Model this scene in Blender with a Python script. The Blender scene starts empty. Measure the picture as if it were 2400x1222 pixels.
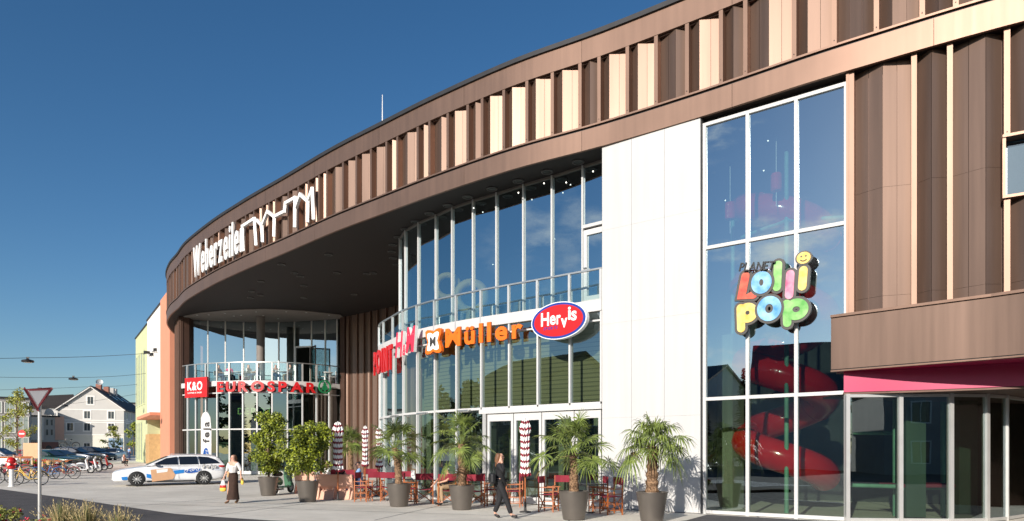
import bpy, math, random
from math import sin, cos, pi, radians, sqrt, atan2
from mathutils import Vector, Matrix
random.seed(7)
SC = bpy.context.scene
COL = SC.collection
# ---------------------------------------------------------------- camera
cd = bpy.data.cameras.new('camera'); cam = bpy.data.objects.new('camera', cd); COL.objects.link(cam)
cam.location = (0, 0, 1.66); cam.rotation_euler = (radians(90), 0, 0)
cd.lens = 24; cd.sensor_width = 36; cd.shift_y = 0.188; cd.clip_start = 0.1; cd.clip_end = 6000
SC.camera = cam
# ---------------------------------------------------------------- sky + sun
SUN_EL, SUN_AZ = radians(20.5), radians(208)     # azimuth clockwise from +Y
w = bpy.data.worlds.new('World'); SC.world = w; w.use_nodes = True
nt = w.node_tree; bg = nt.nodes['Background']
sky = nt.nodes.new('ShaderNodeTexSky'); sky.sky_type = 'NISHITA'; sky.sun_disc = False
sky.sun_elevation = SUN_EL; sky.sun_rotation = SUN_AZ; sky.altitude = 300; sky.air_density = 1.0; sky.dust_density = 0.6; sky.ozone_density = 3.0
hs = nt.nodes.new('ShaderNodeHueSaturation'); hs.inputs['Saturation'].default_value = 1.22
nt.links.new(sky.outputs[0], hs.inputs['Color']); nt.links.new(hs.outputs[0], bg.inputs[0]); cn = nt.nodes
def _n(t, **k):
    q = cn.new(t)
    for a, b in k.items(): q.inputs[a].default_value = b
    return q
tcs = cn.new('ShaderNodeTexCoord'); mps = cn.new('ShaderNodeMapping'); mps.inputs['Scale'].default_value = (1, 1, 2.4); nt.links.new(tcs.outputs['Generated'], mps.inputs[0])
cz = _n('ShaderNodeTexNoise', Scale=5.5, Detail=9, Roughness=.62); nt.links.new(mps.outputs[0], cz.inputs['Vector'])
cr = cn.new('ShaderNodeMapRange'); cr.interpolation_type = 'SMOOTHSTEP'; cr.inputs[1].default_value = .50; cr.inputs[2].default_value = .72; nt.links.new(cz.outputs[0], cr.inputs[0])
dt = cn.new('ShaderNodeVectorMath'); dt.operation = 'DOT_PRODUCT'; dt.inputs[1].default_value = (-.76, -.58, .29); nt.links.new(tcs.outputs['Generated'], dt.inputs[0])
dm = cn.new('ShaderNodeMapRange'); dm.inputs[1].default_value = .90; dm.inputs[2].default_value = .99; nt.links.new(dt.outputs['Value'], dm.inputs[0])
mu_ = cn.new('ShaderNodeMath'); mu_.operation = 'MULTIPLY'; nt.links.new(cr.outputs[0], mu_.inputs[0]); nt.links.new(dm.outputs[0], mu_.inputs[1])
cm = cn.new('ShaderNodeMix'); cm.data_type = 'RGBA'; cm.inputs['B'].default_value = (9.5, 9.5, 9.4, 1); nt.links.new(mu_.outputs[0], cm.inputs['Factor']); nt.links.new(hs.outputs[0], cm.inputs['A']); nt.links.new(cm.outputs['Result'], bg.inputs[0])
bg.inputs[1].default_value = 0.085
sl = bpy.data.lights.new('sun', 'SUN'); so = bpy.data.objects.new('sun', sl); COL.objects.link(so)
sl.energy = 4.8; sl.angle = radians(0.5); sl.color = (1.0, 0.925, 0.84)
sd = Vector((sin(SUN_AZ)*cos(SUN_EL), cos(SUN_AZ)*cos(SUN_EL), sin(SUN_EL)))
so.rotation_euler = sd.to_track_quat('Z', 'Y').to_euler(); so.location = (-20, -40, 60)
SC.view_settings.view_transform = 'Standard'; SC.view_settings.look = 'None'
SC.view_settings.exposure = 0.35; SC.view_settings.gamma = 1
SC.render.engine = 'CYCLES'
SC.cycles.max_bounces = 8; SC.cycles.transparent_max_bounces = 16
SC.cycles.use_denoising = True
# ---------------------------------------------------------------- materials
M = {}
def mat(name, c, rough=.6, metal=0, var=.12, scale=3, bump=0, bscale=40, c2=None, spec=.5, stretch=None, coat=0, emit=0):
    m = bpy.data.materials.new(name); m.use_nodes = True; t = m.node_tree; n = t.nodes; b = n['Principled BSDF']
    b.inputs['Roughness'].default_value = rough; b.inputs['Metallic'].default_value = metal
    b.inputs['Specular IOR Level'].default_value = spec
    if coat: b.inputs['Coat Weight'].default_value = coat; b.inputs['Coat Roughness'].default_value = .05
    tc = n.new('ShaderNodeTexCoord'); mp = n.new('ShaderNodeMapping'); t.links.new(tc.outputs['Object'], mp.inputs[0])
    if stretch: mp.inputs['Scale'].default_value = stretch
    nz = n.new('ShaderNodeTexNoise'); nz.inputs['Scale'].default_value = scale; nz.inputs['Detail'].default_value = 6
    t.links.new(mp.outputs[0], nz.inputs[0])
    r = n.new('ShaderNodeValToRGB'); r.color_ramp.elements[0].position = .3; r.color_ramp.elements[1].position = .7
    a = [max(0, v*(1-var)) for v in c[:3]]; z = [min(1, v*(1+var)) for v in (c2 or c)[:3]]
    r.color_ramp.elements[0].color = (*a, 1); r.color_ramp.elements[1].color = (*z, 1)
    t.links.new(nz.outputs[0], r.inputs[0]); t.links.new(r.outputs[0], b.inputs['Base Color'])
    if bump:
        nb = n.new('ShaderNodeTexNoise'); nb.inputs['Scale'].default_value = bscale; nb.inputs['Detail'].default_value = 4
        t.links.new(mp.outputs[0], nb.inputs[0])
        bp = n.new('ShaderNodeBump'); bp.inputs['Strength'].default_value = bump; bp.inputs['Distance'].default_value = .02
        t.links.new(nb.outputs[0], bp.inputs['Height']); t.links.new(bp.outputs[0], b.inputs['Normal'])
    if emit:
        t.links.new(r.outputs[0], b.inputs['Emission Color']); b.inputs['Emission Strength'].default_value = emit
    M[name] = m; return m
def glass(name, tint, base=.3, wob=.0):
    m = bpy.data.materials.new(name); m.use_nodes = True; t = m.node_tree; n = t.nodes
    n.remove(n['Principled BSDF']); out = n['Material Output']
    tr = n.new('ShaderNodeBsdfTransparent'); tr.inputs[0].default_value = (*tint, 1)
    gl = n.new('ShaderNodeBsdfGlossy'); gl.inputs['Roughness'].default_value = 0.0; gl.inputs[0].default_value = (.80, .95, 1, 1)
    fr = n.new('ShaderNodeFresnel'); fr.inputs[0].default_value = 1.5
    mr = n.new('ShaderNodeMapRange'); mr.inputs[1].default_value = .04; mr.inputs[2].default_value = 1
    mr.inputs[3].default_value = base; mr.inputs[4].default_value = 1
    mx = n.new('ShaderNodeMixShader')
    t.links.new(fr.outputs[0], mr.inputs[0]); t.links.new(mr.outputs[0], mx.inputs[0])
    t.links.new(tr.outputs[0], mx.inputs[1]); t.links.new(gl.outputs[0], mx.inputs[2]); t.links.new(mx.outputs[0], out.inputs[0])
    if wob:
        tc = n.new('ShaderNodeTexCoord'); nz = n.new('ShaderNodeTexNoise'); nz.inputs['Scale'].default_value = .5
        bp = n.new('ShaderNodeBump'); bp.inputs['Strength'].default_value = wob; bp.inputs['Distance'].default_value = .05
        t.links.new(tc.outputs['Object'], nz.inputs[0]); t.links.new(nz.outputs[0], bp.inputs['Height'])
        t.links.new(bp.outputs[0], gl.inputs['Normal'])
    M[name] = m; return m
def pattern(name, c, c2, sx, sz, mortar=.02, rough=.8, off=0.5):
    """brick-texture wall: boards, joints, tiles"""
    m = mat(name, c, rough, var=.06); t = m.node_tree; n = t.nodes; b = n['Principled BSDF']
    br = n.new('ShaderNodeTexBrick'); br.offset = off; br.inputs['Scale'].default_value = 1
    br.inputs['Color1'].default_value = (*c, 1); br.inputs['Color2'].default_value = (*[v*.93 for v in c], 1); br.inputs['Mortar'].default_value = (*c2, 1)
    br.inputs['Mortar Size'].default_value = mortar; br.inputs['Brick Width'].default_value = sx; br.inputs['Row Height'].default_value = sz
    tc = n.new('ShaderNodeTexCoord'); sp = n.new('ShaderNodeSeparateXYZ'); cb = n.new('ShaderNodeCombineXYZ'); ad = n.new('ShaderNodeMath')
    t.links.new(tc.outputs['Object'], sp.inputs[0]); t.links.new(sp.outputs[0], ad.inputs[0]); t.links.new(sp.outputs[1], ad.inputs[1])
    t.links.new(ad.outputs[0], cb.inputs[0]); t.links.new(sp.outputs[2], cb.inputs[1]); t.links.new(cb.outputs[0], br.inputs[0])
    t.links.new(br.outputs[0], b.inputs['Base Color'])
    return m
mat('bronze', (.24, .152, .112), .50, .72, .06, .7)
mat('bronze_panel', (.21, .138, .104), .47, .70, .12, 1.2, stretch=(1, 1, .15))
mat('bronze_dark', (.10, .055, .04), .5, .5, .08, 2)
mat('roof_edge', (.03, .03, .032), .6, .2)
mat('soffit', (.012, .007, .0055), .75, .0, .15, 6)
mat('soffit_pale', (.20, .175, .155), .7, 0, .05)
mat('white_panel', (.53, .525, .51), .42, 0, .02, .5)
mat('white_frame', (.55, .545, .53), .4, 0, .03, 2)
mat('alu', (.62, .61, .58), .38, .5, .05, 3)
mat('steel', (.50, .50, .48), .35, .8, .08, 3)
mat('joint', (.12, .12, .12), .8)
mat('pink', (.44, .012, .085), .4, 0, .04)
glass('glass_big', (.66, .82, .78), .54, .05)
glass('glass_low', (.62, .73, .62), .27, .06)
glass('glass_rail', (.80, .90, .88), .12)
glass('side_glass', (.25, .30, .33), .20)
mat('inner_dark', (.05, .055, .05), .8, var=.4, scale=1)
mat('inner_green', (.07, .11, .08), .8, var=.2, scale=.8)
mat('inner_floor', (.14, .12, .10), .5)
mat('curtain', (.20, .22, .16), .8, var=.15, scale=2, stretch=(4, 4, .2))
mat('slide_red', (.62, .015, .02), .16, 0, .05, coat=.6)
mat('pad_green', (.16, .36, .26), .6, var=.2)
mat('toy_yellow', (.75, .50, .12), .5)
mat('concrete', (.69, .645, .56), .85, 0, .09, .35, .3, 60, c2=(.71, .67, .59))
mat('asphalt', (.075, .07, .07), .9, 0, .2, 1.2, .6, 160)
mat('paint', (.72, .72, .70), .7, 0, .12, 5)
mat('soil', (.05, .035, .025), 1, 0, .3, 12, .8, 30)
mat('pot', (.17, .15, .13), .36, .55, .07, 3)
mat('bark', (.16, .11, .07), .9, 0, .3, 12, .8, 30)
mat('palm_trunk', (.18, .10, .055), .95, 0, .5, 25, 1, 40, c2=(.26, .16, .09))
mat('leaf', (.075, .12, .012), .45, 0, .45, 4, c2=(.30, .34, .03))
mat('leaf_pale', (.16, .20, .04), .55, 0, .3, 3, c2=(.34, .33, .06))
mat('leaf_dark', (.03, .055, .015), .6, 0, .4, 3)
mat('palm_leaf', (.055, .095, .018), .38, 0, .4, 5, c2=(.19, .24, .055))
mat('palm_dry', (.25, .19, .07), .6, 0, .3, 5)
mat('straw', (.42, .32, .14), .8, 0, .3, 8, c2=(.55, .44, .22))
mat('grass_green', (.14, .17, .05), .8, 0, .3, 8)
mat('flower', (.6, .03, .06), .6)
mat('wood_orange', (.36, .10, .022), .42, 0, .2, 8, coat=.2)
mat('canvas_red', (.22, .012, .028), .8, 0, .12, 5)
mat('terracotta', (.72, .42, .30), .75, 0, .05, 2, .1, 80)
mat('table_dark', (.04, .04, .04), .4)
mat('shaded_red', (.11, .006, .012), .8)  # sign red darkened, the shade on the plate is put into the colour
mat('shaded_white', (.22, .22, .23), .8)  # sign white greyed the same way, shade put into the colour
pattern('blind', (.28, .25, .16), (.14, .125, .08), 9, .14, .02)
mat('ring_grey', (.07, .065, .06), .5)
mat('black', (.012, .012, .013), .5)
mat('rubber', (.018, .018, .018), .75)
mat('chrome', (.65, .65, .65), .2, .95)
mat('white_paint', (.82, .82, .82), .25, 0, .02, coat=.5)
mat('red_sign', (.56, .012, .014), .35, 0, .03)
mat('red_sign_side', (.45, .01, .02), .4)
mat('pinkred', (.78, .03, .07), .4)
mat('orange_sign', (.85, .16, .008), .4)
mat('orange_side', (.60, .10, .01), .5)
mat('letter_white', (.84, .83, .80), .4, 0, .02)
mat('letter_grey', (.45, .45, .45), .4)
mat('green_sign', (.01, .20, .07), .4)
mat('blue_sign', (.01, .04, .28), .4)
mat('ford_blue', (.01, .09, .38), .3)
mat('sky_blue', (.02, .22, .60), .4)
mat('yellow_sign', (.70, .42, .04), .4, c2=(.75, .60, .22), scale=5, var=.02)
mat('green_let', (.08, .36, .05), .4, c2=(.35, .60, .22), scale=4, var=.02)
mat('blue_let', (.03, .25, .60), .4, c2=(.35, .62, .80), scale=4, var=.02)
mat('red_let', (.55, .015, .015), .4, c2=(.72, .16, .08), scale=4, var=.02)
mat('pink_let', (.62, .08, .20), .4, c2=(.75, .40, .48), scale=4, var=.02)
mat('outline', (.06, .055, .05), .5)
mat('sign_back', (.36, .36, .37), .5)
mat('cardboard', (.62, .36, .20), .7, 0, .08, 3)
mat('cream_wall', (.62, .60, .52), .85, 0, .04, 1)
mat('grey_wall', (.50, .48, .445), .85, 0, .04, 1)
mat('grey_plaster', (.30, .285, .27), .85, 0, .06, 1)
mat('yellowgreen', (.50, .53, .31), .8, 0, .03, 1)
mat('white_wall', (.74, .71, .66), .8, 0, .03, 1)
mat('orange_wall', (.60, .25, .15), .8, 0, .03, 1)
mat('brick_pink', (.34, .15, .11), .85, 0, .1, 2)
mat('tile_dark', (.035, .03, .03), .7, 0, .35, 8, .6, 12)
mat('window_blue', (.05, .11, .17), .3)
mat('window_dark', (.05, .06, .065), .12, 0, .3, 2)
mat('window_pale', (.30, .34, .30), .25, 0, .15, 2)
mat('blue_panel', (.20, .30, .42), .5)
mat('wood_door', (.48, .30, .13), .6, 0, .12, 4)
pattern('siding', (.20, .22, .17), (.08, .09, .07), 9, .22, .02)
mat('skin', (.60, .33, .23), .5, 0, .05, 6)
mat('hair_brown', (.16, .07, .03), .6, 0, .3, 20)
mat('hair_dark', (.035, .02, .014), .6, 0, .3, 20)
mat('hair_white', (.55, .53, .50), .6)
mat('cloth_white', (.62, .60, .58), .85, 0, .12, 14)
mat('cloth_black', (.012, .012, .014), .8, 0, .2, 8)
mat('cloth_brown', (.045, .022, .014), .9, 0, .25, 8)
mat('cloth_blue', (.22, .38, .62), .85, 0, .08, 8)
mat('cloth_navy', (.03, .05, .12), .85)
mat('cloth_pink', (.65, .05, .20), .8)
mat('cloth_khaki', (.35, .24, .14), .85)
mat('bag_yellow', (.85, .55, .08), .5)
mat('car_green', (.02, .06, .05), .3, .3, coat=.5)
mat('car_dark', (.015, .02, .03), .3, .4, coat=.5)
mat('car_silver', (.45, .46, .47), .3, .6, coat=.5)
mat('car_red', (.35, .02, .02), .3, 0, coat=.5)
mat('vespa_green', (.06, .16, .09), .3, 0, .05, coat=.5)
mat('tail_red', (.55, .01, .01), .25, 0)
mat('lamp_on', (1, .93, .8), .4, emit=2.5)
mat('lamp_glass', (.75, .75, .72), .15)
def slabs(m, sx, sy, k):
    """faint slab joints and blotches on a ground material"""
    t = m.node_tree; n = t.nodes; b = n['Principled BSDF']; src = b.inputs['Base Color'].links[0].from_socket
    tc = n.new('ShaderNodeTexCoord'); mp = n.new('ShaderNodeMapping'); mp.inputs['Rotation'].default_value = (0, 0, .62); t.links.new(tc.outputs['Object'], mp.inputs[0])
    br = n.new('ShaderNodeTexBrick'); br.inputs['Scale'].default_value = 1; br.inputs['Brick Width'].default_value = sx; br.inputs['Row Height'].default_value = sy; br.inputs['Mortar Size'].default_value = .012
    br.inputs['Color1'].default_value = (1, 1, 1, 1); br.inputs['Color2'].default_value = (.93, .93, .92, 1); br.inputs['Mortar'].default_value = (k, k, k, 1); t.links.new(mp.outputs[0], br.inputs[0])
    nz = n.new('ShaderNodeTexNoise'); nz.inputs['Scale'].default_value = .9; nz.inputs['Detail'].default_value = 12; nz.inputs['Roughness'].default_value = .75; t.links.new(tc.outputs['Object'], nz.inputs[0])
    mr = n.new('ShaderNodeMapRange'); mr.inputs[1].default_value = .3; mr.inputs[2].default_value = .75; mr.inputs[3].default_value = .84; mr.inputs[4].default_value = 1.06; t.links.new(nz.outputs[0], mr.inputs[0])
    vo = n.new('ShaderNodeTexVoronoi'); vo.inputs['Scale'].default_value = 1.7; t.links.new(tc.outputs['Object'], vo.inputs[0])
    ms = n.new('ShaderNodeMapRange'); ms.inputs[1].default_value = .02; ms.inputs[2].default_value = .045; ms.inputs[3].default_value = .72; ms.inputs[4].default_value = 1; t.links.new(vo.outputs['Distance'], ms.inputs[0])
    a = n.new('ShaderNodeMath'); a.operation = 'MULTIPLY'; t.links.new(mr.outputs[0], a.inputs[0]); t.links.new(ms.outputs[0], a.inputs[1])
    x = n.new('ShaderNodeMix'); x.data_type = 'RGBA'; x.blend_type = 'MULTIPLY'; x.inputs['Factor'].default_value = 1; t.links.new(src, x.inputs['A']); t.links.new(br.outputs[0], x.inputs['B'])
    v = n.new('ShaderNodeVectorMath'); v.operation = 'SCALE'; t.links.new(x.outputs['Result'], v.inputs[0]); t.links.new(a.outputs[0], v.inputs['Scale']); t.links.new(v.outputs[0], b.inputs['Base Color'])
slabs(M['concrete'], 2.4, 1.2, .80)
def streak(m, lo=.9):
    """rain streaks and grime running down a wall"""
    t = m.node_tree; n = t.nodes; b = n['Principled BSDF']; src = b.inputs['Base Color'].links[0].from_socket
    tc = n.new('ShaderNodeTexCoord'); mp = n.new('ShaderNodeMapping'); mp.inputs['Scale'].default_value = (5, 5, .18); t.links.new(tc.outputs['Object'], mp.inputs[0])
    nz = n.new('ShaderNodeTexNoise'); nz.inputs['Scale'].default_value = 1.4; nz.inputs['Detail'].default_value = 7; t.links.new(mp.outputs[0], nz.inputs[0])
    mr = n.new('ShaderNodeMapRange'); mr.inputs[1].default_value = .35; mr.inputs[2].default_value = .7; mr.inputs[3].default_value = lo; mr.inputs[4].default_value = 1.03; t.links.new(nz.outputs[0], mr.inputs[0])
    v = n.new('ShaderNodeVectorMath'); v.operation = 'SCALE'; t.links.new(src, v.inputs[0]); t.links.new(mr.outputs[0], v.inputs['Scale']); t.links.new(v.outputs[0], b.inputs['Base Color'])
    r = n.new('ShaderNodeMapRange'); r.inputs[3].default_value = b.inputs['Roughness'].default_value-.06; r.inputs[4].default_value = b.inputs['Roughness'].default_value+.06; t.links.new(nz.outputs[0], r.inputs[0]); t.links.new(r.outputs[0], b.inputs['Roughness'])
streak(M['white_panel'], .97); streak(M['bronze'], .93); streak(M['bronze_panel'], .90)
# ---------------------------------------------------------------- mesh helper
class MB:
    def __init__(s): s.v = []; s.f = []; s.m = []; s.k = 0
    def add(s, vs, fs, k=None):
        b = len(s.v); s.v += [tuple(p) for p in vs]; s.f += [[i+b for i in f] for f in fs]; s.m += [s.k if k is None else k]*len(fs); return s
    def box(s, c, d, rz=0, k=None):
        x, y, z = [a/2 for a in d]; cc, ss = cos(rz), sin(rz); vs = []
        for dz in (-z, z):
            for dx, dy in ((-x, -y), (x, -y), (x, y), (-x, y)):
                vs.append((c[0]+dx*cc-dy*ss, c[1]+dx*ss+dy*cc, c[2]+dz))
        return s.add(vs, [(3,2,1,0),(4,5,6,7),(0,1,5,4),(1,2,6,5),(2,3,7,6),(3,0,4,7)], k)
    def quad(s, a, b, c, d, k=None): return s.add([a, b, c, d], [(0,1,2,3)], k)
    def tube(s, pts, r, n=8, k=None, caps=True):
        pts = [Vector(p) for p in pts]; m = len(pts); rr = r if isinstance(r, (list, tuple)) else [r]*m
        vs = []; up = Vector((0, 0, 1)); a = None
        for i, p in enumerate(pts):
            d = (pts[min(i+1, m-1)]-pts[max(i-1, 0)]);
            if d.length < 1e-9: d = Vector((0, 0, 1))
            d.normalize()
            if a is None: a = d.cross(up if abs(d.z) < .9 else Vector((1, 0, 0)))
            a = (a-d*a.dot(d));
            if a.length < 1e-6: a = d.cross(Vector((0.3, 1, 0.2)))
            a.normalize(); b = d.cross(a)
            for j in range(n): t = 2*pi*j/n; vs.append(p+(a*cos(t)+b*sin(t))*rr[i])
        fs = [(i*n+j, i*n+(j+1)%n, (i+1)*n+(j+1)%n, (i+1)*n+j) for i in range(m-1) for j in range(n)]
        if caps: fs += [tuple(range(n-1, -1, -1)), tuple((m-1)*n+j for j in range(n))]
        return s.add(vs, fs, k)
    def bar(s, p, q, w, h=None, k=None):
        """rectangular bar from p to q"""
        p = Vector(p); q = Vector(q); d = (q-p).normalized(); h = h or w
        a = d.cross(Vector((0, 0, 1)) if abs(d.z) < .95 else Vector((0, 1, 0))).normalized(); b = a.cross(d)
        vs = [e+a*(i*w/2)+b*(j*h/2) for e in (p, q) for i, j in ((-1,-1),(1,-1),(1,1),(-1,1))]
        return s.add(vs, [(3,2,1,0),(4,5,6,7),(0,1,5,4),(1,2,6,5),(2,3,7,6),(3,0,4,7)], k)
    def lathe(s, prof, c=(0,0,0), n=24, k=None, sy=1, cap=True):
        vs = [(c[0]+r*cos(2*pi*j/n), c[1]+sy*r*sin(2*pi*j/n), c[2]+z) for r, z in prof for j in range(n)]
        m = len(prof); fs = [(i*n+j, i*n+(j+1)%n, (i+1)*n+(j+1)%n, (i+1)*n+j) for i in range(m-1) for j in range(n)]
        if cap: fs += [tuple(range(n-1, -1, -1)), tuple((m-1)*n+j for j in range(n))]
        return s.add(vs, fs, k)
    def prism(s, poly, z0, z1, k=None):
        n = len(poly); vs = [(x, y, z0) for x, y in poly]+[(x, y, z1) for x, y in poly]
        return s.add(vs, [tuple(range(n-1, -1, -1)), tuple(range(n, 2*n))]+[(i, (i+1)%n, n+(i+1)%n, n+i) for i in range(n)], k)
    def extr(s, poly, f, t0, t1, k=None):
        """poly in (a,b); f(a,b,t)->xyz"""
        n = len(poly); vs = [f(a, b, t) for t in (t0, t1) for a, b in poly]
        return s.add(vs, [tuple(range(n-1, -1, -1)), tuple(range(n, 2*n))]+[(i, (i+1)%n, n+(i+1)%n, n+i) for i in range(n)], k)
    def torus(s, c, R, r, axis='y', n=28, m=8, k=None):
        vs = []
        for i in range(n):
            a = 2*pi*i/n
            for j in range(m):
                b = 2*pi*j/m; q = R+r*cos(b); h = r*sin(b)
                u = (q*cos(a), h, q*sin(a)) if axis == 'y' else ((h, q*cos(a), q*sin(a)) if axis == 'x' else (q*cos(a), q*sin(a), h))
                vs.append((c[0]+u[0], c[1]+u[1], c[2]+u[2]))
        return s.add(vs, [(i*m+j, ((i+1)%n)*m+j, ((i+1)%n)*m+(j+1)%m, i*m+(j+1)%m) for i in range(n) for j in range(m)], k)
    def sphere(s, c, r, n=12, m=8, k=None):
        rx, ry, rz = r if isinstance(r, (tuple, list)) else (r, r, r)
        vs = [(c[0], c[1], c[2]-rz)]
        for i in range(1, m):
            t = pi*i/m-pi/2
            vs += [(c[0]+rx*cos(t)*cos(2*pi*j/n), c[1]+ry*cos(t)*sin(2*pi*j/n), c[2]+rz*sin(t)) for j in range(n)]
        vs.append((c[0], c[1], c[2]+rz)); L = len(vs)-1
        fs = [(0, 1+(j+1)%n, 1+j) for j in range(n)]+[(L, L-n+j, L-n+(j+1)%n) for j in range(n)]
        for i in range(m-2): fs += [(1+i*n+j, 1+i*n+(j+1)%n, 1+(i+1)*n+(j+1)%n, 1+(i+1)*n+j) for j in range(n)]
        return s.add(vs, fs, k)
    def build(s, name, mats, parent=None, smooth=None, bevel=0):
        me = bpy.data.meshes.new(name); me.from_pydata(s.v, [], s.f)
        mats = mats if isinstance(mats, (list, tuple)) else [mats]
        for q in mats: me.materials.append(M[q] if isinstance(q, str) else q)
        if len(mats) > 1: me.polygons.foreach_set('material_index', s.m)
        if smooth: me.shade_smooth() if hasattr(me, 'shade_smooth') else None
        me.update()
        if smooth and smooth is not True: me.set_sharp_from_angle(angle=radians(smooth))
        o = bpy.data.objects.new(name, me); COL.objects.link(o)
        if parent is not None: o.parent = parent
        if bevel:
            b = o.modifiers.new('bevel', 'BEVEL'); b.width = bevel; b.segments = 2; b.limit_method = 'ANGLE'
        return o
def tag(o, label=None, cat=None, group=None, kind=None):
    if label: o['label'] = label
    if cat: o['category'] = cat
    if group: o['group'] = group
    if kind: o['kind'] = kind
    return o
def thing(name, label, cat, loc=(0,0,0), rz=0, group=None):
    o = bpy.data.objects.new(name, None); COL.objects.link(o); o.location = loc; o.rotation_euler = (0, 0, rz)
    o.empty_display_size = .2
    return tag(o, label, cat, group)
def dup(root, loc=None, rz=None, label=None, group=None):
    def rec(o, par):
        c = o.copy(); COL.objects.link(c)
        if par is not None: c.parent = par
        for ch in o.children: rec(ch, c)
        return c
    r = rec(root, None)
    if loc is not None: r.location = loc
    if rz is not None: r.rotation_euler = (0, 0, rz)
    if label: r['label'] = label
    if group: r['group'] = group
    return r
# ---------------------------------------------------------------- pixels, ground
KX = 1600.
def gz(X, Y):
    if Y < 25: return 0
    return .016*(min(Y, 32)-25)+(.0122*(min(Y, 400)-32) if Y > 32 else 0)
def P(x, y, z):
    Y = KX*(z-1.66)/(1062-y); return ((x-1200)/KX*Y, Y)
def G(x, y):
    Y = KX*1.66/(y-1062)
    for i in range(60): Y = .5*Y+.5*KX*(1.66-gz(0, Y))/(y-1062)
    X = (x-1200)/KX*Y; return (X, Y, gz(X, Y))
def AT(x, Y): X = (x-1200)/KX*Y; return (X, Y, gz(X, Y))
# ---------------------------------------------------------------- curves in plan
class Curve:
    def __init__(s, pts, sub=12, smooth=True):
        P_ = [Vector((p[0], p[1])) for p in pts]; q = []
        if smooth:
            E = [2*P_[0]-P_[1]]+P_+[2*P_[-1]-P_[-2]]
            for i in range(1, len(E)-2):
                a, b, c, d = E[i-1:i+3]
                for j in range(sub):
                    t = j/sub
                    q.append(.5*((2*b)+(c-a)*t+(2*a-5*b+4*c-d)*t*t+(3*b-a-3*c+d)*t**3))
            q.append(P_[-1])
        else: q = P_
        s.q = q; s.s = [0]
        for i in range(1, len(q)): s.s.append(s.s[-1]+(q[i]-q[i-1]).length)
        s.L = s.s[-1]
    def seg(s, u):
        u = max(0, min(s.L, u)); lo, hi = 0, len(s.s)-1
        while hi-lo > 1:
            m = (lo+hi)//2
            if s.s[m] <= u: lo = m
            else: hi = m
        return lo, (u-s.s[lo])/(s.s[lo+1]-s.s[lo])
    def at(s, u): i, t = s.seg(u); return s.q[i].lerp(s.q[i+1], t)
    def tan(s, u): return (s.at(u+.15)-s.at(u-.15)).normalized()
    def nrm(s, u): t = s.tan(u); return Vector((t.y, -t.x))
    def pt(s, u, off, z): p = s.at(u)+s.nrm(u)*off; return (p.x, p.y, z)
    def hit(s, px, off=0):
        """arclength (nearest crossing) that shows at pixel column px"""
        r = (px-1200)/KX; best = None; n = 1200; pv = None
        for i in range(n+1):
            u = s.L*i/n; p = s.pt(u, off, 0); v = p[0]-r*p[1]
            if pv is not None and v*pv[1] <= 0:
                a = pv[0]+(u-pv[0])*abs(pv[1])/(abs(pv[1])+abs(v)+1e-12)
                if best is None or p[1] < best[1]: best = (a, p[1])
            pv = (u, v)
        return best[0] if best else None
    def z_at(s, u, off, y): p = s.pt(u, off, 0); return 1.66+(1062-y)*p[1]/KX
def strip(mb, C, s0, s1, off0, off1, z0, z1, n=None, k=None):
    """solid band following a curve between offsets off0<off1"""
    n = n or max(1, int((s1-s0)/.6)); vs = []
    for i in range(n+1):
        u = s0+(s1-s0)*i/n
        vs += [C.pt(u, off0, z0), C.pt(u, off1, z0), C.pt(u, off1, z1), C.pt(u, off0, z1)]
    fs = [(0,1,2,3), (n*4+3, n*4+2, n*4+1, n*4)]
    for i in range(n):
        for j in range(4): a = i*4+j; b = i*4+(j+1)%4; fs.append((a, a+4, b+4, b))
    mb.add(vs, fs, k)
def wallbox(C, u, w, off0, off1, z0, z1):
    """upright bar on a curve at arclength u"""
    mb = MB(); t = C.tan(u); n = C.nrm(u); p = C.at(u); vs = []
    for z in (z0, z1):
        for a, b in ((-w/2, off0), (-w/2, off1), (w/2, off1), (w/2, off0)):
            q = p+t*a+n*b; vs.append((q.x, q.y, z))
    return mb.add(vs, [(0,1,2,3),(7,6,5,4),(0,4,5,1),(1,5,6,2),(2,6,7,3),(3,7,4,0)])
def pane(C, a, b, off, z0, z1, name, m, parent, g=.03):
    A = C.pt(a+g, off, z0); B = C.pt(b-g, off, z0); mb = MB()
    mb.quad(A, B, (B[0], B[1], z1), (A[0], A[1], z1)); return mb.build(name, m, parent)
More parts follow.
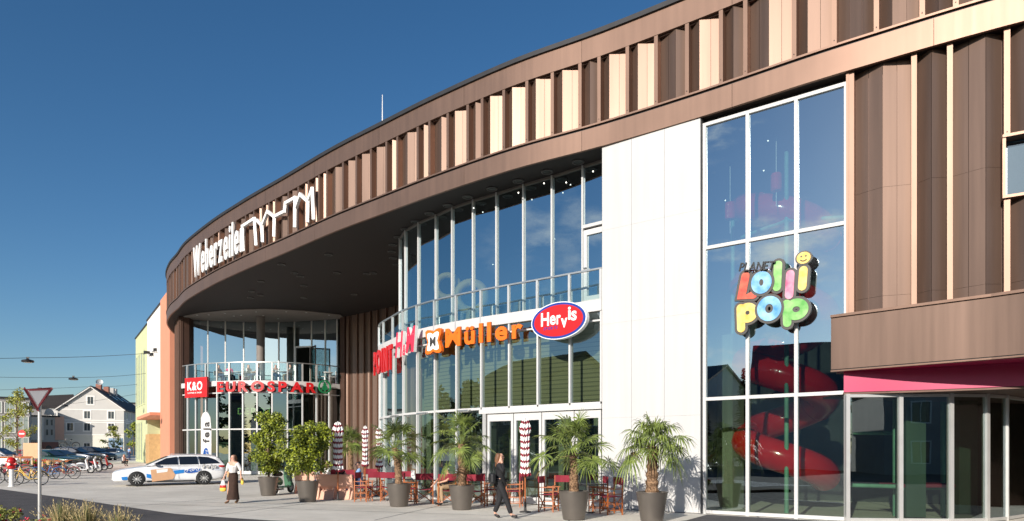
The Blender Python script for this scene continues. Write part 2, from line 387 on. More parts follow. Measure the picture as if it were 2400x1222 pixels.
# ---------------------------------------------------------------- lettering
def glyph(ch, ext=.05, offset=0, bevel=0):
    c = bpy.data.curves.new('t', 'FONT'); c.body = ch; c.size = 1; c.extrude = ext; c.offset = offset; c.bevel_depth = bevel; c.resolution_u = 4
    o = bpy.data.objects.new('t', c); COL.objects.link(o); dg = bpy.context.evaluated_depsgraph_get(); dg.update()
    me = bpy.data.meshes.new_from_object(o.evaluated_get(dg)); v = [tuple(p.co) for p in me.vertices]; f = [tuple(q.vertices) for q in me.polygons]
    bpy.data.objects.remove(o); bpy.data.curves.remove(c); bpy.data.meshes.remove(me); return v, f
def word(text, f, U, m, parent, V=None, gap=.08, depth=.1, bold=0, single=False, name='letter', slant=0, widths=None, mside=None):
    """text fitted into width U, glyph heights scaled by V (cap height); f(u,v,w)->xyz"""
    items = []; x = 0
    for ch in text:
        if ch == ' ': x += .35; continue
        v, fa = glyph(ch, .5, bold); x0 = min(p[0] for p in v); x1 = max(p[0] for p in v)
        items.append((v, fa, x-x0)); x += x1-x0+gap
    W = x-gap; cap = .69+2*bold; H = V or U/W*cap; allmb = MB(); out = []
    for v, fa, dx in items:
        mb = allmb if single else MB(); vs = []
        for p in v:
            vv = (p[1]+bold)/cap*H; vs.append(f((p[0]+dx)/W*U+slant*vv, vv, (p[2]+.5)*depth))
        b = len(mb.v); mb.v += vs
        for q in fa:
            mb.f.append([i+b for i in q]); zz = [v[i][2] for i in q]; mb.m.append(0 if (max(zz)-min(zz) < .1 or not mside) else 1)
        if not single: out.append(mb.build(name, [m, mside] if mside else m, parent))
    if single: out.append(allmb.build(name, [m, mside] if mside else m, parent))
    return out
def onc(C, u0, off, z0):
    def f(u, v, w): return C.pt(u0+u, off+w, z0+v)
    return f
def onflat(o, ax, up, nn):
    o, ax, up, nn = Vector(o), Vector(ax), Vector(up), Vector(nn)
    def f(u, v, w): return tuple(o+ax*u+up*v+nn*w)
    return f
# ================================================================ GROUND
def ground():
    mb = MB(); xs = [-3000, -300, -60, -20, 20, 60, 300, 3000]; ys = [-3000, -100, 0, 25, 32, 60, 120, 400, 3500]
    vs = [(x, y, gz(x, y)) for y in ys for x in xs]; n = len(xs)
    fs = [(j*n+i, j*n+i+1, (j+1)*n+i+1, (j+1)*n+i) for j in range(len(ys)-1) for i in range(n-1)]
    tag(mb.add(vs, fs).build('ground', 'concrete'), kind='structure')
    a = [(-16.2,25),(-12.9,21.95),(-9.2,18.6),(-7.6,17.65),(-6,16.8),(-3,15.6),(0,15.2),(3,15.6),(4.3,16.8),(5.25,18.35),(8.2,16.2),(12,15.5),(30,5),(70,-90),(-120,-90),(-120,25)]
    b = [(-120,25),(-16.2,25),(-18.3,26.6),(-22.3,29.8),(-26,31.9),(-60,32),(-120,32)]
    mb = MB(); mb.add([(x, y, .006) for x, y in a], [tuple(range(len(a)))]); mb.add([(x, y, gz(x, y)+.006) for x, y in b], [tuple(range(len(b)))])
    tag(mb.build('road', 'asphalt'), kind='structure')
    mb = MB()
    for i in range(7):                                   # zebra crossing in front of the camera's left
        x = -14.5+i*1.1; mb.quad((x, 4, .011), (x+.55, 4, .011), (x+.55, 7.5, .011), (x, 7.5, .011))
    for i in range(6):
        y = -14+i*4.2; mb.quad((-24, y, .011), (-23.85, y, .011), (-23.85, y+2, .011), (-24, y+2, .011))
    mb.quad((1, 12.6, .011), (9, 11.2, .011), (9, 11.35, .011), (1, 12.75, .011))
    tag(mb.build('road_markings', 'paint'), kind='structure')
    mb = MB()                                            # saw-cut joints in the plaza slabs
    def joint(p, q, w=.03):
        p = Vector(p); q = Vector(q); d = (q-p).normalized(); s = Vector((-d.y, d.x))*w/2; n = 6
        for i in range(n):
            a = p.lerp(q, i/n); b = p.lerp(q, (i+1)/n); mb.quad(*[(c.x, c.y, gz(c.x, c.y)+.004) for c in (a-s, b-s, b+s, a+s)])
    for t in range(-3, 5): joint((-8+t*4.6, 17.9-1.05*t), (-6+t*4.6, 25))
    joint((-18.2, 25), (4, 19.2)); joint((-14, 22.9), (1, 17.6))
    tag(mb.build('paving_joints', 'joint'), kind='structure')
    mb = MB(); mb.prism([(-11,9.4),(-2.5,9.4),(-3.4,13.1),(-9.6,13.1),(-12.2,12.2)], .002, .12)
    tag(mb.build('planting_bed', 'soil'), kind='structure')
ground()
# ================================================================ THE MALL
F = Curve([(-26.6,60),(-26.3,54),(-24.75,49.0),(-22.9,45.6),(-21.1,43.1),(-19.4,40.7),(-16.27,37.07),(-13.9,34.6),(-12.4,33.1),(-10.42,31.2),(-7.42,28.25),(-4.86,25.98),(-2.69,24.1),(.055,21.96),(2.68,20.3),(5.16,18.52),(7.35,16.8),(8.56,15.93),(9.73,15.12),(10.88,14.4),(13,13.2),(16,11.6)])
WL = Curve([(2.69,20.4),(8.6,16.06)], smooth=False)
D2 = Curve([(-4.4,35.5),(-5.4,33.3),(-5.85,31),(-5.70,29.4),(-4.85,27.65),(-4.24,26.5),(-3.56,25.56),(-2.80,24.7),(-1.95,23.9),(-1.05,23.15),(-.098,22.45),(.82,21.78),(1.75,21.09),(2.69,20.4)])
U2 = Curve([(-3.6,34),(-4.6,31.8),(-4.9,29.9),(-4.6,28.4),(-3.85,27.2),(-2.94,26.2),(-2.237,25.39),(-1.418,24.66),(-.555,24.0),(.349,23.25),(1.29,22.53),(2.19,21.78),(3.4,20.8)])
D1 = Curve([(-22.3,45.9),(-20.6,44.75),(-18.5,43.95),(-16.4,43.65),(-14.4,43.95),(-12.8,44.9),(-11.55,46.2)])
U1 = Curve([(-22.4,46.6),(-19.5,47.3),(-16.8,47.6),(-14,47.1),(-11.3,46.2)])
mall = thing('shopping_mall', 'curved bronze clad shopping mall with glass drums under a deep canopy', 'building')
def clad(C, s0, s1, off, z0, z1, name, seed=1, fw=.27, depth=.2, rib=.11, first=0, seams=()):
    rnd = random.Random(seed); mb = MB(); rb = MB(); u = s0; pats = ['db', 'ddbb', 'dbb', 'ddb', 'dbb']; i = first
    zs = [z0]+list(seams)+[z1]
    strip(mb, C, s0, s1, off-depth-.12, off-depth-.03, z0, z1, k=1)
    while u < s1-.05:
        e = min(u+rib, s1); p = wallbox(C, (u+e)/2, e-u, off-depth-.02, off+rnd.uniform(.0, .015), z0, z1); rb.v.extend([]); rb.add(p.v, p.f)
        c = wallbox(C, (u+e)/2, .02, off+.015, off+.024, z0+.09, z0+.11); rb.add(c.v, c.f, 1)
        u = e; pt = pats[i % len(pats)] if rnd.random() < .75 else rnd.choice(pats); i += 1; nd = pt.count('d'); nb = pt.count('b'); d = -depth
        for q, ch in enumerate(pt):
            if ch == 'd': d2 = d+(depth-.03)/nd*(1+rnd.uniform(-.12, .12)*(nd > 1))
            else: d2 = d-(depth-.03)/nb
            d2 = max(-depth, min(-.02, d2)); e = min(u+fw*rnd.uniform(.92, 1.08), s1)
            if e-u < .02: break
            for a, b in zip(zs[:-1], zs[1:]):
                A = C.pt(u+.004, off+d, a+.0025); B = C.pt(e-.004, off+d2, a+.0025); mb.quad(A, B, (B[0], B[1], b-.0025), (A[0], A[1], b-.0025))
            u, d = e, d2
    o = mb.build(name, ['bronze_panel', 'bronze_dark'], mall); r = rb.build('cladding_fin', ['bronze', 'black'], o); return o
# roof edge, fascias, upper cladding band
UE = F.L
def band(name, z0, z1, off0, off1, m, bev=0, step=None):
    if not step:
        mb = MB(); strip(mb, F, 0, UE, off0, off1, z0, z1, n=110); return mb.build(name, m, mall, smooth=35)
    u = .6
    while u < UE-.3:
        e = min(u+step, UE); mb = MB(); strip(mb, F, u+.005, e-.005, off0, off1, z0, z1); mb.build(name, m, mall, smooth=35); u = e
band('roof_edge', 14.16, 14.30, -.35, .07, 'roof_edge')
band('fascia_backing', 13.45, 14.16, -.2, -.1, 'bronze_dark')
band('upper_fascia_panel', 13.49, 14.16, -.09, 0, 'bronze', step=4.55)
clad(F, 0, UE, -.02, 11.52, 13.6, 'upper_cladding', 3, depth=.22)
band('ledge', 11.47, 11.52, -.35, .03, 'bronze')
band('ledge_shadow_gap', 11.41, 11.47, -.3, -.04, 'black')
band('lower_fascia_panel', 10.8, 11.41, -.09, .0, 'bronze', step=4.55)
band('lower_fascia_backing', 10.9, 11.41, -.2, -.1, 'bronze_dark')
def plate(name, C, off, z0, z1, back, m, u0=0, u1=None, n=90):
    u1 = u1 or C.L; pts = [C.pt(u0+(u1-u0)*i/n, off, 0)[:2] for i in range(n+1)]+back
    return MB().prism(pts, z0, z1).build(name, m, mall)
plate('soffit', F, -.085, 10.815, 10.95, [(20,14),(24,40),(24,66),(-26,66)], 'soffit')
plate('roof', F, -.3, 14.0, 14.14, [(20,14),(24,40),(24,66),(-26,66)], 'roof_edge')
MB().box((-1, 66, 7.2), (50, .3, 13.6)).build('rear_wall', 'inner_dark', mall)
MB().prism([(16,11.7),(24,40),(23.7,40),(15.8,11.9)], 0, 14).build('side_wall', 'bronze_dark', mall)
for px, yb, yt in ((858, 318, 222), (450, 575, 541)):
    u = F.hit(px); p = F.pt(u, -.8, 0); zt = 1.66+(1062-yt)*p[1]/KX
    mb = MB(); mb.tube([(p[0], p[1], 14), (p[0], p[1], zt)], [.03, .012], 6); mb.build('lightning_rod', 'letter_white', mall)
def tr(name, m, C, a, b, o0, o1, z0, z1):
    mb = MB(); strip(mb, C, a, b, o0, o1, z0, z1, n=1); return mb.build(name, m, mall)
# ---- white wall and big playground window
uA, uB, uC = 0, WL.hit(1644), WL.hit(1983)
js = [0, WL.hit(1480), WL.hit(1557), uB-.03]; zs = [0.02, 2.7, 5.5, 8.3, 10.82]
mb = MB(); strip(mb, WL, 0.02, uB-.02, -.35, -.02, 0, 10.82, n=1); mb.build('wall_backing', 'joint', mall)
for a, b in zip(js[:-1], js[1:]):
    for z0, z1 in zip(zs[:-1], zs[1:]):
        mb = MB(); strip(mb, WL, a+.004, b-.004, -.03, 0, z0+.0015, z1-.0015, n=1); mb.build('white_wall_panel', 'white_panel', mall)
mb = MB(); strip(mb, WL, -.035, -.005, -1.6, .0, 6.26, 10.82, n=1); mb.build('white_wall_return', 'white_panel', mall)
mu = [WL.hit(1648), WL.hit(1749), WL.hit(1863.5), WL.hit(1981)]; tz = [.06, 3.13, 7.25, 10.62]
for i, u in enumerate(mu): wallbox(WL, u, .085, -.22, -.08, 0, 10.66).build('window_mullion', 'white_frame', mall)
for a, b in zip(mu[:-1], mu[1:]):
    for z in tz:
        mb = MB(); strip(mb, WL, a+.044, b-.044, -.2, -.085, z-.045, z+.045, n=1); mb.build('window_transom', 'white_frame', mall)
    for z0, z1 in zip(tz[:-1], tz[1:]): pane(WL, a, b, -.14, z0+.045, z1-.045, 'window_pane', 'glass_big' if z0 > 3 else 'glass_low', mall, .043)
mb = MB(); strip(mb, WL, uB-.02, uC+.1, -.3, -.23, 10.6, 10.82, n=1); mb.build('head_shade_strip', 'black', mall)  # black strip paints the shade of the recess above the window
# ---- right-hand cladding, its window, entrance canopy
uR = F.hit(1990, -.14); uW = F.hit(2353, -.14); uW2 = uW+1.9
zt_, zb_ = F.z_at(uW, -.14, 322), F.z_at(uW, -.14, 464)
clad(F, uR, uW, -.13, 4.9, 10.9, 'wall_cladding', 11, fw=.30, depth=.22, seams=(5.35, 7.9), first=1)
clad(F, uW, uW2, -.13, 4.9, zb_, 'wall_cladding', 12, fw=.30, depth=.22, seams=(5.35,))
clad(F, uW, uW2, -.13, zt_, 10.9, 'wall_cladding', 12, fw=.30, depth=.22)
clad(F, uW2, UE, -.13, 4.9, 10.9, 'wall_cladding', 14, fw=.30, depth=.22)
win = MB(); strip(win, F, uW, uW2, -.42, -.38, zb_, zt_, n=2); win = win.build('side_window', 'window_blue', mall)
pane(F, uW+.05, uW2-.05, -.34, zb_+.08, zt_-.08, 'pane', 'side_glass', win)
mb = MB()
for z in (zb_, zt_): strip(mb, F, uW-.03, uW2+.03, -.42, -.05, z-.03, z+.03, n=2)
for u in (uW, uW2): p = wallbox(F, u, .06, -.42, -.08, zb_, zt_); mb.add(p.v, p.f)
mb.build('window_frame', 'bronze', win)
p = wallbox(F, uR-.03, .06, -.4, -.1, 4.9, 10.8); p.build('corner_trim', 'bronze', mall)
CB = Curve([(7.72,16.52),(9.25,15.06),(10.4,13.9),(11.3,12.6),(12.0,11)])
EN = Curve([(8.02,16.5),(9.6,15.85),(11.2,14.95),(12.5,13.9),(14,12.0)])
GL = Curve([(8.0,16.46),(9.3,16.32),(10.6,16.25),(11.9,16.6),(12.9,17.6),(14.2,18.6),(16,19.6)])
mb = MB(); strip(mb, CB, 0, CB.L, -.06, 0, 3.68, 4.93); o = mb.build('entrance_canopy', 'bronze_panel', mall, smooth=30)
mb = MB(); strip(mb, CB, -.0, CB.L, -.1, .05, 4.93, 4.99); strip(mb, CB, 0, CB.L, -.1, .03, 3.62, 3.655); mb.build('flashing', 'bronze', o)
mb = MB(); strip(mb, CB, 0.02, CB.L, -.5, -.02, 3.655, 3.68, k=0); mb.build('shadow_gap', 'black', o)
cp = [CB.pt(CB.L*i/12, -.03, 0)[:2] for i in range(13)]
MB().prism(cp+[(16,11.5),(16,14),(12,15.2),(8.3,16.75)], 4.8, 4.9).build('canopy_top', 'bronze', o)
MB().prism(cp+[(16,11.5),(16,14),(14,20),(8.3,16.75)], 3.64, 3.66).build('canopy_soffit', 'pink', o)
a = CB.pt(0, 0, 0); MB().prism([(a[0], a[1]), (a[0]+.05, a[1]+.03), (8.25, 16.75), (8.15, 16.72)], 3.66, 4.92).build('canopy_end', 'bronze', o)
mb = MB(); strip(mb, EN, 0, EN.L, -.06, 0, 3.13, 3.64); mb.build('pink_fascia', 'pink', mall, smooth=30)
MB().prism([EN.pt(EN.L*i/8, -.03, 0)[:2] for i in range(9)]+[(16,20),(8.2,18)], 3.08, 3.125).build('entrance_ceiling', 'bronze_dark', mall)
gm = [GL.hit(x) for x in (1986, 2110, 2228, 2312, 2358)]+[GL.L-.2]
for i, u in enumerate(gm): wallbox(GL, u, .09, -.08, .06, 0, 3.08).build('entrance_mullion', 'alu', mall)
for a, b in zip(gm[:-1], gm[1:]):
    pane(GL, a, b, 0, .1, 3.0, 'entrance_pane', 'glass_low', mall, .045)
    tr('entrance_transom', 'alu', GL, a+.05, b-.05, -.05, .04, 3.0, 3.07); tr('entrance_sill', 'alu', GL, a+.05, b-.05, -.05, .04, .02, .1)
# ---- right drum
pp = [920.5, 944.4, 977.2, 1018.7, 1069.5, 1127.7, 1193, 1260, 1335.2]
up = [D2.hit(x) for x in pp]; up = [up[0]-1.24*k for k in (5,4,3,2,1)]+up+[D2.L-.03]
kd = 5+5                                               # first door bay
for i, u in enumerate(up):
    wallbox(D2, u, .06, -.14, .02, 0 if i < kd else 3.2, 5.92).build('drum_mullion', 'white_frame', mall)
for i, (a, b) in enumerate(zip(up[:-1], up[1:])):
    pane(D2, a, b, -.07, 3.2, 5.9, 'drum_pane', 'glass_low', mall)
    for z0, z1 in ((3.12, 3.2), (5.62, 5.67)): tr('drum_transom', 'white_frame', D2, a+.031, b-.031, -.12, .0, z0, z1)
    if i < kd:
        pane(D2, a, b, -.07, .12, 3.12, 'drum_pane', 'glass_low', mall)
        mb = MB(); strip(mb, D2, a+.031, b-.031, -.12, .02, 0, .12, n=1); mb.build('drum_base', 'alu', mall)
mb = MB(); strip(mb, D2, up[kd]-.05, D2.L, -.16, .06, 2.98, 3.13); mb.build('door_lintel', 'white_frame', mall)
dl = [D2.hit(x) for x in (1141, 1203, 1269, 1345)]+[D2.L-.03]
wallbox(D2, dl[0]-.08, .14, -.14, .05, 0, 2.98).build('door_jamb', 'alu', mall)
for a, b in zip(dl[:-1], dl[1:]):
    mb = MB()
    for u in (a+.07, b-.05): q = wallbox(D2, u, .09, -.1, .0, .03, 2.95); mb.add(q.v, q.f)
    for z0, z1 in ((.03, .25), (2.72, 2.95)): strip(mb, D2, a+.115, b-.095, -.1, 0, z0, z1, n=1)
    o = mb.build('glass_door', 'white_frame', mall); pane(D2, a+.08, b-.06, -.05, .25, 2.72, 'pane', 'glass_low', o)
    q = wallbox(D2, a+.16, .03, .02, .05, .9, 1.3); q.build('handle', 'steel', o)
mb = MB(); strip(mb, D2, up[0], D2.L, -.25, .05, 5.92, 6.26, n=60); mb.build('balcony_edge', 'white_frame', mall, smooth=30)
plate('balcony_floor', D2, -.2, 5.94, 6.2, [(9,26),(12,34),(8,38),(-3,38)], 'inner_floor', u0=up[0])
rail = MB(); strip(rail, D2, up[0], D2.L, -.04, .04, 7.16, 7.21, n=60); rail = rail.build('balcony_railing', 'steel', mall, smooth=30)
for u in up: wallbox(D2, u, .07, -.03, .05, 5.95, 7.16).build('post', 'alu', rail)
for a, b in zip(up[:-1], up[1:]): pane(D2, a, b, .0, 6.3, 7.12, 'glass_panel', 'glass_rail', rail, .06)
uu = [U2.hit(x) for x in (1020.6, 1059, 1108, 1163, 1226, 1293, 1365)]; uu = [uu[0]-1.15*k for k in (6,5,4,3,2,1)]+uu+[U2.L-.1]
for i, u in enumerate(uu): wallbox(U2, u, .055, -.12, .02, 6.26, 10.82).build('upper_mullion', 'white_frame', mall)
for i, (a, b) in enumerate(zip(uu[:-1], uu[1:])):
    if i < len(uu)-2: pane(U2, a, b, -.05, 6.3, 10.75, 'upper_pane', 'glass_big', mall)
    for z0, z1 in ((10.74, 10.82), (6.26, 6.32)): tr('upper_transom', 'soffit_pale', U2, a+.028, b-.028, -.1, 0, z0, z1)
a, b = uu[-2], uu[-1]
pane(U2, a, b, -.05, 8.9, 10.75, 'upper_pane', 'glass_big', mall)
mb = MB(); strip(mb, U2, a+.028, b, -.1, .02, 8.8, 8.9, n=1)
for u in (a+.12, b-.08): q = wallbox(U2, u, .13, -.1, .03, 6.35, 8.72); mb.add(q.v, q.f)
for z0, z1 in ((6.35, 6.62), (8.55, 8.72)): strip(mb, U2, a+.18, b-.14, -.1, .03, z0, z1, n=1)
o = mb.build('balcony_door', 'white_frame', mall); pane(U2, a+.15, b-.1, -.03, 6.62, 8.55, 'pane', 'glass_big', o)
wallbox(U2, a+.14, .1, .05, .09, 7.5, 7.53).build('handle', 'steel', o)
# ---- left end wall, left drum, back wall
LW = Curve([(-26.1,56),(-25.4,52),(-24.35,49.3),(-23.3,47.3),(-22.25,45.6)])
clad(LW, LW.L-6, LW.L, 0, .3, 10.85, 'end_wall_cladding', 21, fw=.22, depth=.13, rib=.1)
MB().prism([(-22.25,45.6),(-21.75,46.0),(-21.9,48),(-23.2,48)], .3, 10.82).build('end_wall_return', 'bronze_dark', mall)
BW = Curve([(-11.35,45.9),(-9.8,44.6),(-7.5,42.6),(-5,40),(-3,36.5)])
clad(BW, 0, BW.L, 0, .3, 10.85, 'recess_wall_cladding', 23, fw=.20, depth=.12, rib=.1)
wallbox(BW, .02, .5, -.5, .1, .3, 10.82).build('recess_wall_corner', 'bronze_dark', mall)
u1 = [D1.L*i/13 for i in range(14)]
for i, u in enumerate(u1): wallbox(D1, u, .085, -.1, .04, .3, 5.98).build('left_drum_mullion', 'white_frame', mall)
for a, b in zip(u1[:-1], u1[1:]):
    pane(D1, a, b, -.04, .45, 3.15, 'left_drum_pane', 'glass_low', mall); pane(D1, a, b, -.04, 3.23, 5.9, 'left_drum_pane', 'glass_low', mall)
    for z0, z1 in ((.3, .5), (3.15, 3.23), (5.5, 5.57)): tr('left_drum_transom', 'white_frame', D1, a+.045, b-.045, -.08, .02, z0, z1)
mb = MB(); strip(mb, D1, 0, D1.L, -.25, .08, 5.98, 6.3, n=40); mb.build('terrace_edge', 'white_frame', mall, smooth=30)
plate('terrace_floor', D1, -.2, 6.0, 6.28, [(-11,52),(-22,52)], 'inner_floor', n=40)
rl = MB(); strip(rl, D1, 0, D1.L, -.04, .04, 7.45, 7.51, n=40); rl = rl.build('terrace_railing', 'steel', mall, smooth=30)
for u in u1: wallbox(D1, u, .09, -.03, .06, 6.0, 7.45).build('post', 'alu', rl)
for a, b in zip(u1[:-1], u1[1:]): pane(D1, a, b, .0, 6.35, 7.42, 'glass_panel', 'glass_rail', rl, .06)
u2 = [U1.hit(x) for x in (444, 487, 528, 571, 612, 653, 690, 730, 762, 790)]
for u in u2: wallbox(U1, u, .08, -.08, .02, 6.28, 10.78).build('terrace_mullion', 'alu', mall)
for i, (a, b) in enumerate(zip(u2[:-1], u2[1:])):
    z0 = 9.05 if i == 6 else 6.3
    pane(U1, a, b, -.03, z0, 10.75, 'terrace_pane', 'glass_big', mall)
a, b = u2[6], u2[7]
mb = MB(); strip(mb, U1, a+.04, b-.04, -.1, .03, 8.95, 9.05, n=1)
for u in (a+.08, b-.08): q = wallbox(U1, u, .08, -.1, .03, 6.3, 8.95); mb.add(q.v, q.f)
o = mb.build('terrace_door', 'alu', mall)
h = Vector(U1.pt(b-.05, .05, 0)); d2 = Vector((.55, -.83, 0)); e = h+d2*1.15; mb = MB()
for q in (h, e): mb.box((q.x, q.y, 7.63), (.06, .06, 2.6))
for z in (6.36, 8.9): mb.bar((h.x, h.y, z), (e.x, e.y, z), .05, .09)
lf = mb.build('leaf', 'bronze_dark', o); mb = MB(); mb.quad((h.x, h.y, 6.4), (e.x, e.y, 6.4), (e.x, e.y, 8.85), (h.x, h.y, 8.85)); mb.build('pane', 'glass_big', lf)
cx, cy = P(610, 750, 10.75); cy = 45.6; cx = (611-1200)/KX*cy
MB().lathe([(.27, 6.28), (.27, 10.78)], (cx, cy, 0), 28, cap=False).build('round_column', 'soffit_pale', mall, smooth=40)
arc = [(430,741),(470,733),(520,728),(570,725),(620,724),(670,725.5),(720,729),(765,734),(797,738)]
arc = [P(x, y, 10.79) for x, y in arc]; bk = [U1.pt(U1.L*(1-i/16), .0, 0)[:2] for i in range(17)]
MB().prism(arc+bk, 10.765, 10.80).build('terrace_ceiling', 'soffit_pale', mall)
# downlights in the soffits
dls = [(1355,380),(1282,403),(1215,425),(1153,443),(1096,462),(1050,482),(1007,501),(974,520),(950,538),(933,556),(921,574),(918,590),(921,605),(930,620),(770,597),(690,640),(612,660),(704,648),(712,670),(590,683),(587,698),(610,692),(712,698),(860,642),(660,620),(830,690),(790,640),(875,640)]
for i, (x, y) in enumerate(dls):
    X, Y = P(x, y, 10.8); mb = MB(); mb.torus((X, Y, 10.80), .17, .028, 'z', 20, 6); o = mb.build('downlight', 'ring_grey', mall, smooth=True)
    MB().lathe([(.13, 10.795), (.13, 10.812)], (X, Y, 0), 16).build('lens', 'inner_dark', o)
for x, y in ((462,739),(489,738),(527,735),(548,741),(565,739),(600,731),(617,740),(652,747),(671,731),(718,733),(771,739)):
    X, Y = P(x, y, 10.76); MB().lathe([(.06, 10.745), (.06, 10.764)], (X, Y, 0), 12).build('terrace_spot', 'lamp_glass', mall)
for px, y, z in ((1440,0,0),(1275,430,10.4),(1327,428,10.4),(1215,452,10.4),(1110,488,10.4),(1390,402,10.4),(1790,400,9.9),(1870,360,9.9),(1700,470,9.9),(1300,560,8.8),(1155,620,8.4),(1800,330,10.3)):
    if y:
        X, Y = P(px, y, z); MB().sphere((X, Y, z), .022, 10, 6).build('ceiling_lamp', 'lamp_on', mall)
# ---- interiors seen through the glass
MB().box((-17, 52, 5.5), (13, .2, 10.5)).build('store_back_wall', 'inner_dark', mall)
MB().prism([(-22.2,46),(-11.5,46.3),(-10.5,52),(-23,52)], .28, .36).build('store_floor', 'inner_floor', mall)
for x, y in ((-20,47.5),(-18,48.5),(-15.5,47),(-13.3,48)): MB().box((x, y, 1.4), (.9, .5, 2.0)).build('display_shelf', 'inner_green', mall)
ub = D2.hit(1035); mb = MB(); strip(mb, D2, ub, D2.L-.02, -1.0, -.95, 3.3, 5.6, n=16); mb.build('inner_blind', 'blind', mall)
ub = D2.hit(935); mb = MB(); strip(mb, D2, ub, D2.hit(1000), -1.1, -1.05, 3.3, 5.4, n=6); mb.build('inner_blind', 'blind', mall)
IW = Curve([(-4.5,37),(-1.2,34),(1.5,29),(6,26.5),(11,24),(17,20)], smooth=False)
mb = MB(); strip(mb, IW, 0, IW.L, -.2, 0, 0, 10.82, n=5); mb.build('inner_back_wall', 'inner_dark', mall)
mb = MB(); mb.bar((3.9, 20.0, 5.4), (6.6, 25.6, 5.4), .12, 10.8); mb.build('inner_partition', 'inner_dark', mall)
for px, dY, w_ in ((1712, 2.3, .55),):
    X = (px-1200)/KX*(18.3+dY); MB().box((X, 18.3+dY, 2.6), (w_, w_, 5.2), .63).build('inner_column', 'curtain', mall)
for x, y in ((-2.2,27.0),(.2,25.0),(1.9,23.6),(3,22.6),(-3.6,29.6)):
    MB().box((x, y, 3), (.5, .3, 5.9), -.6).build('inner_screen', 'curtain', mall)
for x, y in ((10.3,17.6),(12.3,18.6)): MB().box((x, y, 1.55), (.5, .4, 3.05), 0).build('vestibule_wall', 'inner_green', mall)
# ================================================================ PLAYGROUND INSIDE
sl_ = thing('spiral_slide', 'glossy red tube slide coiling behind the tall playground window', 'slide')
def slide(c, R, r, z0, z1, a0, turns, name):
    n = int(abs(turns)*26); pts = [(c[0]+R*cos(a0+2*pi*turns*i/n), c[1]+R*sin(a0+2*pi*turns*i/n), z0+(z1-z0)*i/n) for i in range(n+1)]
    mb = MB(); mb.tube(pts, r, 22); o = mb.build(name, 'slide_red', sl_, smooth=60)
    for i in range(5, n, 9):
        a = Vector(pts[i]); b = Vector(pts[i+1]); d = (b-a)*.18; m2 = MB(); m2.tube([a, a+d], r*1.035, 22); m2.build('joint_ring', 'slide_red', o, smooth=60)
slide((8.05, 20.25), 1.1, .45, 1.0, 9.3, -.5, -3.6, 'spiral_tube')
pf = thing('climbing_frame', 'padded green steel climbing frame beside the red slide', 'climbing frame')
for x, y, z1 in ((9.0, 18.3, 3.2), (10.6, 18.7, 10), (9.9, 17.5, 3.1), (10.1, 18.0, 8), (7.6, 18.9, 10), (6.6, 20.4, 9), (11.3, 17.9, 3.0)):
    mb = MB(); mb.tube([(x, y, 0), (x, y, z1)], .06, 10); mb.build('post', 'pad_green', pf, smooth=60)
for p, q in (((9.0,18.3,2.2),(10.6,18.7,2.2)),((9.9,17.5,.75),(11.3,17.9,.75)),((7.6,18.9,8.1),(6.6,20.4,8.0)),((7.6,18.9,8.1),(10.6,18.7,8.2)),((9.0,18.3,.8),(9.9,17.5,.8))):
    mb = MB(); mb.tube([p, q], .055, 10); mb.build('rail', 'pad_green', pf, smooth=60)
MB().box((10.6, 17.9, .82), (1.5, .9, .1)).build('platform', 'canvas_red', pf, bevel=.03)
ln = thing('lantern', 'red and white hanging lantern left of another high in the playground window', 'lantern', group='lanterns hanging in the playground')
for i, (x, y, z) in enumerate(((6.2, 19.4, 8.3), (7.2, 18.6, 8.8))):
    if i == 0:
        MB().lathe([(.13, 0), (.15, .05), (.15, .42), (.13, .47)], n=16).build('shade', 'slide_red', ln); MB().lathe([(.012, -.4), (.012, 1.5)], n=6).build('cord', 'letter_white', ln); ln.location = (x, y, z)
    else: dup(ln, (x, y, z), 0, 'red and white hanging lantern right of another high in the playground window')
tc = thing('toy_tower', 'round pale yellow play sculpture behind the upper drum glass', 'play sculpture', (-1.6, 26.8, 6.2))
MB().torus((0, 0, 1.6), .55, .17, 'y', 24, 10).build('ring', 'toy_yellow', tc, smooth=True); MB().torus((-1.0, .8, 2.2), .45, .13, 'y', 24, 10).build('ring', 'toy_yellow', tc, smooth=True)
MB().lathe([(.5, 0), (.3, .3), (.18, 1.05), (.25, 1.1)], n=18).build('stand', 'toy_yellow', tc, smooth=40)
# ================================================================ SIGNS
def sg(name, label): return thing(name, label, 'sign')
# mall name with skyline outline
s = sg('building_sign', 'white raised letters and roofline drawing on the curved bronze band'); a, b = F.hit(460), F.hit(579)
word('Weberzeiler', onc(F, a, .10, 11.66), b-a, 'letter_white', s, V=1.74, gap=.15, depth=.08, bold=.018)
def FZ(C, px, py, off): u = C.hit(px); return C.pt(u, off, C.z_at(u, off, py))
sk = [(579,590),(577,527),(606,513),(609,516)]
segs = [[(579,589),(577,531),(605,513),(609,574)],[(611,516),(623,529),(624,566)],[(623,529),(636,496),(652,508),(651,553)],[(652,508),(676,496),(678,477),(701,464),(700,531)],[(702,487),(713,456),(731,472),(730,519)],[(731,472),(741,443),(744,513)]]
for q in segs:
    mb = MB(); pts = [FZ(F, x, y, .17) for x, y in q]
    for i in range(len(pts)-1):
        a_, b_ = Vector(pts[i]), Vector(pts[i+1]); d = (b_-a_).normalized()*.055
        mb.bar(a_-(d if i else d*0), b_+d*.9, .13, .145 if abs(d.z) > .05 else .14)
    mb.build('roofline_stroke', 'letter_white', s)
